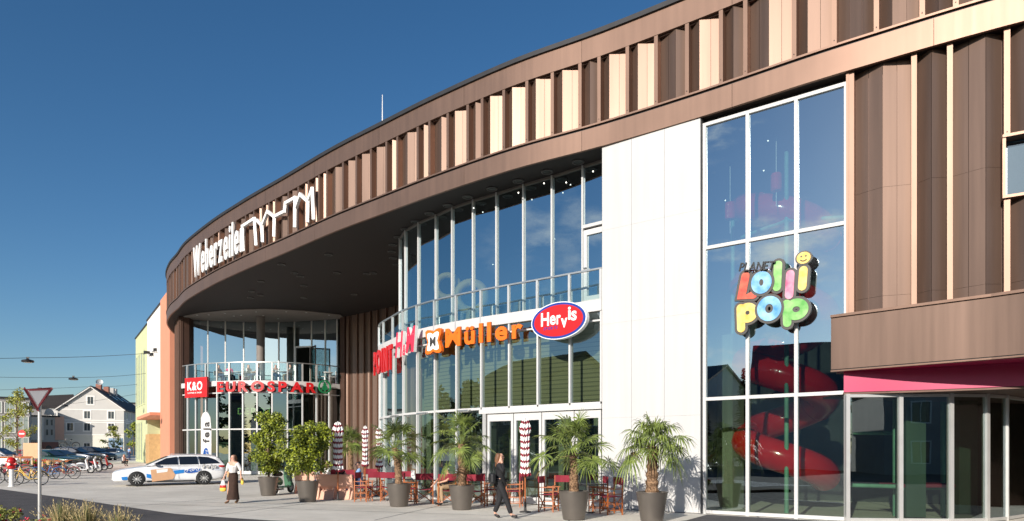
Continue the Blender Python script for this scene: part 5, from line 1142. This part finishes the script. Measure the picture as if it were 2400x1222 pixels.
def bicycle(label, loc, rz, paint, basket=False, k=1):
    r = thing('bicycle', label, 'bicycle', loc, rz, 'bicycles parked on the left'); r.rotation_euler[0] = .06; R_ = .34
    for x in (-.54, .54):
        wh = MB().torus((x, 0, R_), R_-.02, .02, 'y', 32, 6).build('wheel', 'rubber', r, smooth=True); mb = MB(); mb.torus((x, 0, R_), R_-.045, .008, 'y', 32, 4)
        mb.build('rim', 'alu', wh); mb = MB()
        for i in range(14): a = 2*pi*i/14; mb.tube([(x+.02*cos(a), .015*(-1)**i, R_+.02*sin(a)), (x+(R_-.05)*cos(a), 0, R_+(R_-.05)*sin(a))], .0025, 3)
        mb.build('spokes', 'chrome', wh)
        mb = MB(); vs = [(x+(R_+.02)*cos(a), 0, R_+(R_+.02)*sin(a)) for a in [radians(q) for q in range(20, 171, 15)]]; mb.tube(vs, .014, 5); mb.build('mudguard', paint, r)
    f_ = MB()
    for p, q, w_ in (((-.34,0,.86),(-.40,0,.68),.018),((-.36,0,.78),(.02,0,.32),.017),((-.38,0,.70),(-.02,0,.30),.014),((.12,0,.80),(.0,0,.30),.015),((0,0,.30),(.54,.0,R_),.011),((.1,0,.72),(.54,0,R_),.009),((-.40,0,.68),(-.54,0,R_),.012)): f_.tube([p, q], w_, 6)
    f_.build('frame', paint, r); mb = MB(); mb.tube([(-.22,-.28,1.0),(-.32,-.2,1.02),(-.34,0,.98),(-.32,.2,1.02),(-.22,.28,1.0)], .012, 6); mb.tube([(-.34,0,.98),(-.34,0,.84)], .012, 6); mb.build('handlebar', 'chrome', r)
    skin('saddle', [(.04,0,.90),(.16,0,.92),(.26,0,.93)], [(0,1),(1,2)], [.025,.05,.075], 'black', r, 1); mb = MB(); mb.tube([(.12,0,.78),(.15,0,.9)], .013, 6); mb.build('seat_post', 'chrome', r)
    mb = MB(); mb.torus((0, .03, .30), .09, .006, 'y', 20, 4); mb.bar((0,.05,.30),(.1,.05,.18),.015); mb.bar((0,-.05,.30),(-.1,-.05,.42),.015); mb.build('crank', 'steel', r)
    mb = MB(); mb.bar((.2,0,.76),(.72,0,.76),.10,.015); mb.tube([(.54,.03,R_),(.6,.03,.75)], .006, 4); mb.build('luggage_rack', 'steel', r)
    if basket: MB().lathe([(.13,.72),(.19,.98)], n=14, sy=.8).build('basket', 'wood_door', r).location = (-.58, 0, 0)
    return r
for a in (('yellow framed bicycle with black tyres behind the sign pole', 68, 32.6, 8, 'bag_yellow', 0),('dark bicycle leaning behind the yellow framed one', 24, 33.8, 20, 'black', 0),('dark bicycle cut by the left edge of the picture', 0, 34, 5, 'car_dark', 0),
 ('red framed bicycle with white walled tyres right of the sign pole', 150, 38.5, 8, 'car_red', 0),('blue bicycle just right of the sign pole', 112, 38.0, 25, 'sky_blue', 0),('dark bicycle with a wicker basket behind the red one', 142, 41.5, 15, 'black', 1),
 ('silver bicycle behind the hydrant', 40, 37.0, 30, 'alu', 0), ('green bicycle in the second row of the rack', 88, 42, 25, 'vespa_green', 0)):
    bicycle(a[0], AT(a[1], a[2]), radians(a[3]), a[4], a[5])
# ================================================================ NEIGHBOURING BUILDINGS
def at3(px, py, Y): return Vector(((px-1200)/KX*Y, Y, 1.66+(1062-py)*Y/KX))
def winbox(root, f, u0, u1, z0, z1, frame='white_wall', glass_='window_dark', fw=.09, bars=1, name='window'):
    """framed window on a wall; f(u,v,w) maps to the wall, w outwards"""
    mb = MB()
    for a, b, c, d in ((u0-fw, u1+fw, z1, z1+fw), (u0-fw, u1+fw, z0-fw, z0), (u0-fw, u0, z0, z1), (u1, u1+fw, z0, z1)):
        mb.extr([(a, c), (b, c), (b, d), (a, d)], lambda p, q, t: f(p, q, t), -.03, .05)
    for i in range(bars): x = u0+(u1-u0)*(i+1)/(bars+1); mb.extr([(x-.025, z0), (x+.025, z0), (x+.025, z1), (x-.025, z1)], lambda p, q, t: f(p, q, t), -.02, .035)
    o = mb.build(name, frame, root); mb = MB(); mb.extr([(u0, z0), (u1, z0), (u1, z1), (u0, z1)], lambda p, q, t: f(p, q, t), -.02, .012); mb.build('pane', glass_, o); return o
# coloured row at the end of the mall
cb = thing('office_building', 'long building with yellow green, white and orange sections beside the mall', 'building')
A0 = Vector((-44.1, 80)); D_ = (Vector((-29.2, 58.2))-A0).normalized(); N_ = Vector((-D_.y, D_.x))*-1
if N_.dot(Vector((0, 0))-A0) < 0: N_ = -N_
def cf(u, z, w_): p = A0+D_*u+N_*w_; return (p.x, p.y, z)
LT = (Vector((-29.2, 58.2))-A0).length; uy = 11.2; uo = 21.2
def cbox(name, u0, u1, w0, w1, z0, z1, m): MB().extr([(u0, z0), (u1, z0), (u1, z1), (u0, z1)], lambda a, b, t: cf(a, b, t), w0, w1).build(name, m, cb)
cbox('yellow_green_wall', 0, uy, -22, 0, .2, 15, 'yellowgreen'); cbox('white_wall', uy+.01, uo, -22, .02, 5.4, 15.3, 'white_wall'); cbox('recessed_wall', uy+.01, uo, -22, -1.2, .2, 5.39, 'white_wall'); cbox('orange_wall', uo+.01, LT+.6, -22, .06, .2, 15.6, 'orange_wall')
cbox('roof_coping', -.1, uy, -22, .1, 15.0, 15.12, 'roof_edge'); cbox('roof_coping', uy, uo, -22, .12, 15.3, 15.42, 'roof_edge'); cbox('entrance_slab', uy-1.0, uo, -1, .9, 5.1, 5.38, 'orange_wall')
cbox('wooden_door', uy-1.4, uy+1.6, -1.25, .03, .4, 3.6, 'wood_door'); cbox('wooden_panel', uy+4.8, uy+6.6, -1.3, -1.1, 3.3, 5.0, 'wood_door')
for i in range(4):
    u = 1.0+i*2.3; winbox(cb, cf, u, u+1.1, 7.0, 12.6-.0*i, 'yellowgreen', 'window_pale', .14, 0)
for i in range(3): u = 1.0+i*2.3; winbox(cb, cf, u, u+1.1, .9, 5.0, 'yellowgreen', 'window_pale', .14, 0)
for i in range(3): u = uy+1.2+i*2.9; winbox(cb, cf, u, u+1.3, 8.6, 12.6, 'white_wall', 'window_pale', .12, 0)
winbox(cb, cf, uo+1.2, uo+1.9, 9.5, 13.6, 'orange_wall', 'window_dark', .1, 0)
for px, py, Y in ((352, 827, 69), (366, 832, 67), (375, 821, 65)):
    c = at3(px, py, Y); mb = MB(); mb.box(c, (1.1, .35, .25), .9); mb.bar(c, c+Vector((-1.2, .9, 0)), .06); mb.build('floodlight', 'black', cb)
# gable house
def house(label, org, rz, w_, d_, he, hr, wall, roof, upper=None, z0=0, name='house'):
    r = thing(name, label, 'house', org, rz)
    pr = [(0, 0), (w_, 0), (w_, he), (w_/2, hr), (0, he)]; MB().extr(pr, lambda a, b, t: (a, t, b), 0, d_).build('walls', wall, r)
    if upper: MB().extr([(0, z0), (w_, z0), (w_, he), (w_/2, hr), (0, he)], lambda a, b, t: (a, t, b), -.03, -.003).build('upper_facade', upper, r); MB().extr([(0, z0), (d_, z0), (d_, he), (0, he)], lambda a, b, t: (w_+t, a, b), .003, .03).build('side_facade', upper, r)
    e = .35; k_ = (hr-he)/(w_/2); mb = MB()
    mb.extr([(-e, he-e*k_), (w_/2, hr), (w_+e, he-e*k_), (w_+e, he-e*k_+.28), (w_/2, hr+.28), (-e, he-e*k_+.28)], lambda a, b, t: (a, t, b), -e, d_+e); o = mb.build('roof', roof, r); return r, o
O = at3(135, 1062, 117); gh, rf = house('grey gabled house with white trim and dark tiled roof', (O.x, O.y, gz(0, 117)), .27, 10.2, 15, 8.1, 11.9, 'cream_wall', 'tile_dark', 'grey_wall', 3.7)
ff = lambda u, z, w_: (u, -.03-w_, z); fs_ = lambda u, z, w_: (10.2+.03+w_, u, z)
for u, z in ((1.9, 4.4), (4.5, 4.4), (8.2, 4.4), (4.5, 6.5), (8.2, 6.5), (5.0, 9.0)): winbox(gh, ff, u-.45, u+.45, z, z+1.25, 'white_wall', 'window_dark', .2)
winbox(gh, lambda u, z, w_: (u, -w_, z), 4.0, 4.9, 1.0, 2.2, 'white_wall', 'window_dark', .12)
for i in range(5):
    for z in (4.4, 6.5): winbox(gh, fs_, 1.2+i*2.9, 2.1+i*2.9, z, z+1.25, 'white_wall', 'window_dark', .15)
    winbox(gh, lambda u, z, w_: (10.2+w_, u, z), 1.2+i*2.9, 2.2+i*2.9, .8, 2.4, 'white_wall', 'window_dark', .12)
for z in (3.6, 5.75, 6.1, 7.95):
    MB().extr([(0, z), (10.2, z), (10.2, z+.16), (0, z+.16)], lambda a, b, t: (a, -.031-t, b), 0, .04).build('trim_band', 'white_wall', gh); MB().extr([(0, z), (15, z), (15, z+.16), (0, z+.16)], lambda a, b, t: (10.231+t, a, b), 0, .04).build('trim_band', 'white_wall', gh)
for s in (0, 1):
    x0, x1 = (0, 5.1) if s == 0 else (10.2, 5.1); mb = MB(); mb.bar((x0+(-.3 if s == 0 else .3), -.36, 7.9), (x1, -.36, 11.95), .3, .12); mb.build('verge_board', 'white_wall', gh)
for x, y, z, m in ((5.6, 2.5, 11.4, 'brick_pink'), (6.0, 5.5, 11.2, 'brick_pink'), (5.9, 9.0, 11.3, 'grey_wall'), (5.9, 10.6, 11.3, 'grey_wall')): MB().box((x, y, z+.4), (.8, .9, 1.8)).build('chimney', m, rf)
mb = MB(); mb.lathe([(.01, 0), (.4, .1), (.55, .22)], n=18, cap=False); o = mb.build('satellite_dish', 'alu', rf); o.location = (5.9, 1.6, 12.9); o.rotation_euler = (1.2, 0, .3)
for y in (4, 7.5, 11): MB().extr([(0, 0), (1.0, 0), (1.0, 1.2), (0, 1.2)], lambda a, b, t: (6.8+b, y+a, 11.9-(1.7+b)*.745+.31+t), 0, .05).build('skylight', 'window_dark', rf)
MB().box((8.9, -.06, 1.6), (2.2, .05, 3.0)).build('blue_poster', 'blue_panel', gh)
def block(name, label, px0, px1, Y, ytop, wall, depth=12, floors=(), cols=0, roof='roof_edge', glass_='window_dark', cat='building', wfrac=.5, base=None, rot=.60):
    X1 = (px1-1200)/KX*Y; z0 = gz(0, Y); h = 1.66+(1062-ytop)*Y/KX-z0; r0 = (px0-1200)/KX; q = rot; w_ = (X1-r0*Y)/(cos(q)-r0*sin(q)); r = thing(name, label, cat, (X1-w_*cos(q), Y-w_*sin(q), z0), q)
    MB().box((w_/2, depth/2, h/2), (w_, depth, h)).build('walls', wall, r); MB().box((w_/2, depth/2, h+.1), (w_+.4, depth+.4, .2)).build('roof', roof, r)
    if base: MB().box((w_/2, -.02, base[1]/2), (w_+.02, .12, base[1])).build('ground_floor', base[0], r)
    for z, hh in floors:
        for i in range(cols): a = w_/cols; winbox(r, lambda u, q, t: (u, -t-.05, q), a*(i+.5-wfrac/2), a*(i+.5+wfrac/2), z, z+hh, 'white_wall', glass_, .08)
    return r
block('shop_building', 'low grey building with large glass bands at the left edge', -90, 70, 88, 936, 'grey_plaster', 14, ((.5, 2.3), (3.5, 2.0), (6.0, 1.3)), 5, wfrac=.72, glass_='window_pale')
r = block('town_house', 'small town house with posters and pinkish ground floor arches', 70, 137, 98, 978, 'grey_wall', 8, ((3.4, 1.0), (4.9, 1.0)), 0, base=('brick_pink', 2.3))
for u0, u1, m in ((.05, 1.6, 'white_wall'), (2.95, 4.05, 'terracotta')): MB().box(((u0+u1)/2, -.08, 4.3), (u1-u0, .05, 3.4)).build('poster', m, r)
for u in (2.0, 2.55):
    for z in (3.3, 4.7): winbox(r, lambda a, q, t: (a, -t-.02, q), u-.1, u+.12, z, z+.8, 'grey_wall', 'window_dark', .04, 0)
g = [(1.65+.6*(1-cos(radians(q))), 6.2+.9*sin(radians(q))) for q in range(0, 181, 20)]; MB().extr(g, lambda a, b, t: (a, t, b), -.1, .4).build('round_gable', 'grey_wall', r)
for u in (.8, 2.2, 3.5): MB().extr([(u-.4, .1), (u+.4, .1), (u+.4, 1.4), (u+.28, 1.72), (u, 1.85), (u-.28, 1.72), (u-.4, 1.4)], lambda a, b, t: (a, -.09-t, b), 0, .03).build('arch_opening', 'window_dark', r)
r = block('apartment_block', 'white block with dark pitched roof behind the sign', 60, 160, 140, 958, 'white_wall', 10, ((6.8, 1.5),), 7, wfrac=.4)
MB().extr([(-.5, 0), (9.2, 0), (8.0, 2.9), (1.2, 2.2)], lambda a, b, t: (a, t, b+9.4), -.4, 10).build('pitched_roof', 'tile_dark', r)
block('dark_house', 'dark narrow house between the gabled house and the yellow green wall', 300, 322, 150, 946, 'grey_plaster', 10, ((2, 1.4), (5, 1.4), (8, 1.4)), 2)
block('row_house', 'brownish house with small windows behind the young tree', 62, 112, 112, 958, 'grey_plaster', 9, ((2.6, 1.2), (5.0, 1.2)), 3, wfrac=.3)
# background trees
def tree(label, px, Y, h, w_, seed, m='leaf_pale', n=2200, s=.22, name='young_tree', sparse=1, z=None):
    rnd = random.Random(seed); X, Y, zg = AT(px, Y) if z is None else (px, Y, z); r = thing(name, label, 'tree', (X, Y, zg), 0); t_ = MB(); t_.tube([(0,0,0), (.05,0,h*.4), (0,.05,h*.95)], [.09,.06,.015], 7); bl = []
    for i in range(int(26*sparse)):
        q = rnd.uniform(.28, 1); a = rnd.uniform(0, 2*pi); rr = w_*.5*sin(min(1, (1.08-q)*1.5)*pi/2)*rnd.uniform(.25, 1); c = (cos(a)*rr, sin(a)*rr, h*q); bl.append((c, (w_*.13, w_*.13, h*.05))); t_.tube([(0, 0, h*(q-.12)), c], [.025, .008], 4)
    t_.build('trunk', 'bark', r); mb = MB(); leafcloud(mb, bl, n, s, rnd, 0); leafcloud(mb, bl, n//4, s, rnd, 1); mb.build('crown', [m, 'leaf'], r); return r
tree('sparse young yellowish tree behind the parked bicycles', 40, 62, 6.9, 3.2, 3, n=1500, s=.2); tree('small pale tree in front of the gabled house', 266, 112, 4.9, 4.0, 5, n=900, s=.3); tree('green tree between the gabled house and the yellow green wall', 313, 118, 6.5, 3, 6, m='leaf', n=900, s=.35)
# ---- overhead cables with lamps
def cable(label, pts, sag):
    mb = MB(); q = []
    for i in range(len(pts)-1):
        a, b = at3(*pts[i]), at3(*pts[i+1])
        for k in range(9): t = k/8; q.append(a.lerp(b, t)-Vector((0, 0, sag*4*t*(1-t))))
    mb.tube(q, .018, 5); tag(mb.build('overhead_cable', 'black'), label, 'cable')
cable('topmost overhead cable carrying the nearest lamp', [(-260, 832, 46), (65, 839, 52), (372, 826, 64)], .12); cable('second overhead cable carrying the middle lamp', [(-200, 877, 62), (172, 885, 67), (345, 875, 72)], .12)
cable('third overhead cable passing just above the yield sign', [(-150, 916, 80), (200, 907, 84), (322, 901, 79)], .1); cable('lowest overhead cable in front of the gabled house', [(-20, 960, 90), (152, 948, 95), (330, 922, 78)], .1)
lp = thing('hanging_lamp', 'nearest and largest lamp hanging from the topmost cable', 'street lamp', at3(65, 846, 52), 0, 'lamps hanging from cables')
MB().lathe([(.05, .18), (.12, .12), (.38, .05), (.42, -.02), (.40, -.10), (.3, -.12)], n=24).build('housing', 'black', lp, smooth=40); MB().box((0, 0, .24), (.2, .06, .12)).build('clamp', 'black', lp); MB().lathe([(.28, -.135), (.28, -.122)], n=20).build('lens', 'alu', lp)
dup(lp, at3(172, 888, 67), 0, 'middle lamp hanging from the second cable'); dup(lp, at3(152, 951, 95), 0, 'farthest small lamp before the gable of the grey house')
# ---- street furniture at the left
X, Y, z = AT(27, 31.5); h_ = thing('hydrant', 'red topped hydrant with pale post by the yellow bicycle', 'hydrant', (X, Y, z))
MB().lathe([(.14, 0), (.14, .03), (.10, .05), (.10, .85)], n=20).build('post', 'letter_white', h_, smooth=40); MB().lathe([(.13, .82), (.17, .86), (.17, .92), (.14, .95), (.15, 1.12), (.19, 1.16), (.19, 1.22), (.12, 1.33), (.05, 1.36)], n=20).build('head', 'red_sign', h_, smooth=40)
for s in (-1, 1): mb = MB(); mb.tube([(s*.12, 0, 1.05), (s*.24, 0, 1.05)], .055, 10); mb.build('outlet', 'red_sign', h_)
mb = MB(); mb.tube([(0, -.12, 1.05), (0, -.2, 1.05)], .07, 12); mb.build('front_cap', 'alu', h_)
ib = thing('notice_board', 'plain pinkish notice board on a short post behind the bicycles', 'board', AT(74, 44)); MB().box((0, 0, 1.55), (1.05, .08, 1.0)).build('panel', 'cardboard', ib, bevel=.02)
MB().box((.02, .02, .53), (.10, .08, 1.05)).build('post', 'letter_white', ib)
ns = thing('no_entry_sign', 'round red no entry sign on a thin pole', 'road sign', AT(52, 60)); MB().lathe([(.03, 0), (.03, 3.2)], n=8).build('pole', 'alu', ns)
for R_, y, m, nm in ((.34, -.05, 'red_sign', 'disc'), ): MB().extr([(R_*cos(2*pi*i/28), 2.9+R_*sin(2*pi*i/28)) for i in range(28)][::-1], lambda a, b, t: (a, t, b), -.06, -.04).build(nm, m, ns)
MB().box((0, -.065, 2.9), (.46, .008, .11)).build('bar', 'letter_white', ns)
def rails(label, px0, px1, Y, hs):
    a, b = AT(px0, Y), AT(px1, Y); r = thing('wooden_rail', label, 'fence', a); L = b[0]-a[0]
    for h in hs: mb = MB(); mb.bar((0, 0, h), (L, .6, h), .05, .14); mb.build('plank', 'wood_orange', r)
    for i in range(4): MB().box((L*i/3, .2*i, max(hs)/2), (.09, .09, max(hs))).build('post', 'wood_door', r)
rails('orange wooden rail behind the left bicycles', -10, 60, 42, (1.15, .5)); rails('orange wooden rail behind the red bicycle', 100, 158, 47, (.8,))
def planter(label, px, Y, w_, m='canvas_red'):
    rnd = random.Random(px); r = thing('flower_planter', label, 'planter', AT(px, Y), 0, 'red planters behind the bicycles'); MB().box((0, 0, .3), (w_, .5, .6)).build('box', m, r, bevel=.02)
    lf = MB(); leafcloud(lf, [((x*w_/6, 0, .72), (.25, .2, .14)) for x in (-2, -1, 0, 1, 2)], 320, .12, rnd); lf.build('leaves', 'leaf', r); fl = MB()
    for i in range(24): fl.sphere((rnd.uniform(-w_/2, w_/2), rnd.uniform(-.2, .2), rnd.uniform(.68, .9)), .04, 5, 4)
    fl.build('blossoms', 'flower', r)
planter('red planter left of the notice board', 50, 47, 2.2); planter('red planter between notice board and sign pole', 84, 47.5, 1.6); planter('red planter right of the sign pole', 102, 49, 2.0)
def bgp(label, px, Y, rz, **k): X, Y, z = AT(px, Y); return person(label, (X, Y, z), radians(rz), **k)
bgp('person in a white shirt seated with back turned behind the bicycles', 33, 40, 190, J=sit(.62), top='letter_white', hair='hair_dark', loose=.05)
bgp('person in dark trousers standing by the parked cars', 255, 92, 170, top='cloth_khaki', bottom='cloth_navy', hair='hair_dark')
bgp('person crouching on the plaza in a pale top', 290, 62, 80, J=sit(.28, kL=(.12,-.32,.62), kR=(-.12,-.32,.62), aL=(.12,-.2,.08), aR=(-.12,-.2,.08), tL=(.12,-.33,.03), tR=(-.12,-.33,.03)), top='cloth_white', bottom='cloth_black', hair='hair_dark')
bgp('person in a pale top walking beyond the crouching one', 284, 95, 150, top='cloth_white', bottom='cloth_navy'); bgp('person in blue by the yellow green wall', 303, 90, 160, top='cloth_blue', bottom='cloth_navy')
GC = 'cars parked in the background'
for lab, px, Y, rz, pt, kd, k in (('dark green parked car nearest behind the bicycles', 118, 60, 172, 'car_green', 'hatch', 1.0), ('green estate car right of the dark green one', 143, 66, 175, 'car_green', 'estate', 1.0), ('black van like car in the middle of the row', 178, 74, 178, 'car_dark', 'estate', 1.15),
 ('dark blue car near the gabled house', 222, 84, 170, 'car_dark', 'estate', 1.15), ('white parked car with its rear to the plaza', 264, 86, 100, 'white_paint', 'hatch', 1.05), ('red car partly behind the notice board', 70, 70, 175, 'car_red', 'hatch', 1.0), ('white van at the left picture edge', -6, 52, 185, 'white_paint', 'estate', 1.2), ('silver car behind the standing person', 240, 104, 178, 'car_silver', 'hatch', 1.0)):
    X, Y, z = AT(px, Y); car(lab, (X, Y, z), radians(rz), pt, False, kd, k=k, group=GC)
bicycle('bicycle carried high above the parked cars', (AT(163, 66)[0], 66, gz(0, 66)+1.5), radians(20), 'black')
# ---- what stands across the street and shows only mirrored in the glass
hA, _ = house('siding clad house mirrored in the right drum windows', (-47, -6, 0), radians(66), 15, 11, 8.2, 12.0, 'siding', 'tile_dark')
for u in (2, 5.5, 9, 12.5):
    for z in (1.2, 4.6): winbox(hA, lambda a, q, t: (a, -t, q), u, u+1.1, z, z+1.5, 'white_wall', 'window_dark', .1)
for u in (2, 5, 8): winbox(hA, lambda a, q, t: (15+t, a, q), u, u+1.1, 4.6, 6.1, 'white_wall', 'window_dark', .1)
hB, rB = house('dark roofed house mirrored in the playground window', (-44, -36, 0), radians(40), 20, 12, 7.5, 13.5, 'cream_wall', 'tile_dark')
for u in (2, 6, 10, 14, 17.5):
    for z in (1.2, 4.4): winbox(hB, lambda a, q, t: (a, -t, q), u, u+1.2, z, z+1.5, 'white_wall', 'window_dark', .1)
MB().box((12, 3, 13), (1.3, 1.0, 3.6)).build('chimney', 'brick_pink', rB)
hC, _ = house('broad grey house mirrored beside the siding clad one', (-60, -32, 0), radians(60), 18, 12, 9, 13, 'grey_wall', 'tile_dark')
def conifer(label, x, y, h, seed):
    rnd = random.Random(seed); r = thing('conifer', label, 'tree', (x, y, 0), 0, 'conifers mirrored in the glass'); MB().lathe([(.22, 0), (.03, h)], n=8).build('trunk', 'bark', r); mb = MB()
    for i in range(int(h*80)):
        t = rnd.random()**.8; z = 1.2+(h-1.2)*t; R_ = (1-t)*h*.19+.15; a = rnd.uniform(0, 2*pi); d = Vector((cos(a), sin(a), -.25)); s = Vector((-sin(a), cos(a), 0)); L = R_*rnd.uniform(.6, 1.15); b = Vector((0, 0, z))
        mb.add([b+d*L*.15, b+d*L*.75+s*.22, b+d*L, b+d*L*.75-s*.22], [(0,1,2,3)])
    mb.build('crown', 'leaf_dark', r)
for i, (x, y, h) in enumerate(((-39, -15, 10.5), (-42, -12, 9), (-37, -19, 9.5), (-35, -26, 8), (-46, -10, 11), (-30, -34, 10), (-24, -38, 12))): conifer('dark conifer of the mirrored row, '+('tallest in the middle','slim one near the siding clad house','one behind the tallest','low one by the dark roofed house','one against the siding clad house','wide one far behind the camera','one farthest behind the camera')[i], x, y, h, i)

def back(label, x, y, rz, w_, he, hr, wall):
    h_, _ = house(label, (x, y, 0), rz, w_, 9, he, hr, wall, 'tile_dark')
    for i in range(int(w_/3)):
        for z in (1.0, 4.0): winbox(h_, lambda a, q, t: (a, -t, q), 1+i*3, 2.2+i*3, z, z+1.5, 'white_wall', 'window_dark', .1)
back('cream house opposite the entrance, mirrored in its doors', 36, -22, pi, 16, 6.6, 10.5, 'grey_plaster'); back('terracotta toned house mirrored at the right of the entrance', 56, -20, pi-.2, 15, 7, 10.5, 'terracotta'); back('grey house beyond the street left of the cream one', 15, -30, pi, 17, 7, 11, 'grey_wall')
back('pale house straight behind the photographer', -6, -34, pi, 16, 7.5, 11.5, 'white_wall')
for i, (x, y, h, w_) in enumerate(((-30, -40, 12, 9), (-50, -28, 12, 9), (-58, -12, 12, 9), (-62, 4, 11, 8), (-60, 16, 10, 8), (-16, -42, 12, 9), (24, -34, 10, 7), (-66, 28, 10, 8))):
    tree('broad street tree mirrored in the glass, '+('behind the left conifers','beside the siding clad house','far left of the street','left beyond the siding clad house','at the plaza corner','behind the pale house','between the cream and grey houses','farthest left on the plaza')[i], x, y, h, w_, 20+i, m='leaf_dark', n=1500, s=.7, name='street_tree', sparse=1.4, z=0)
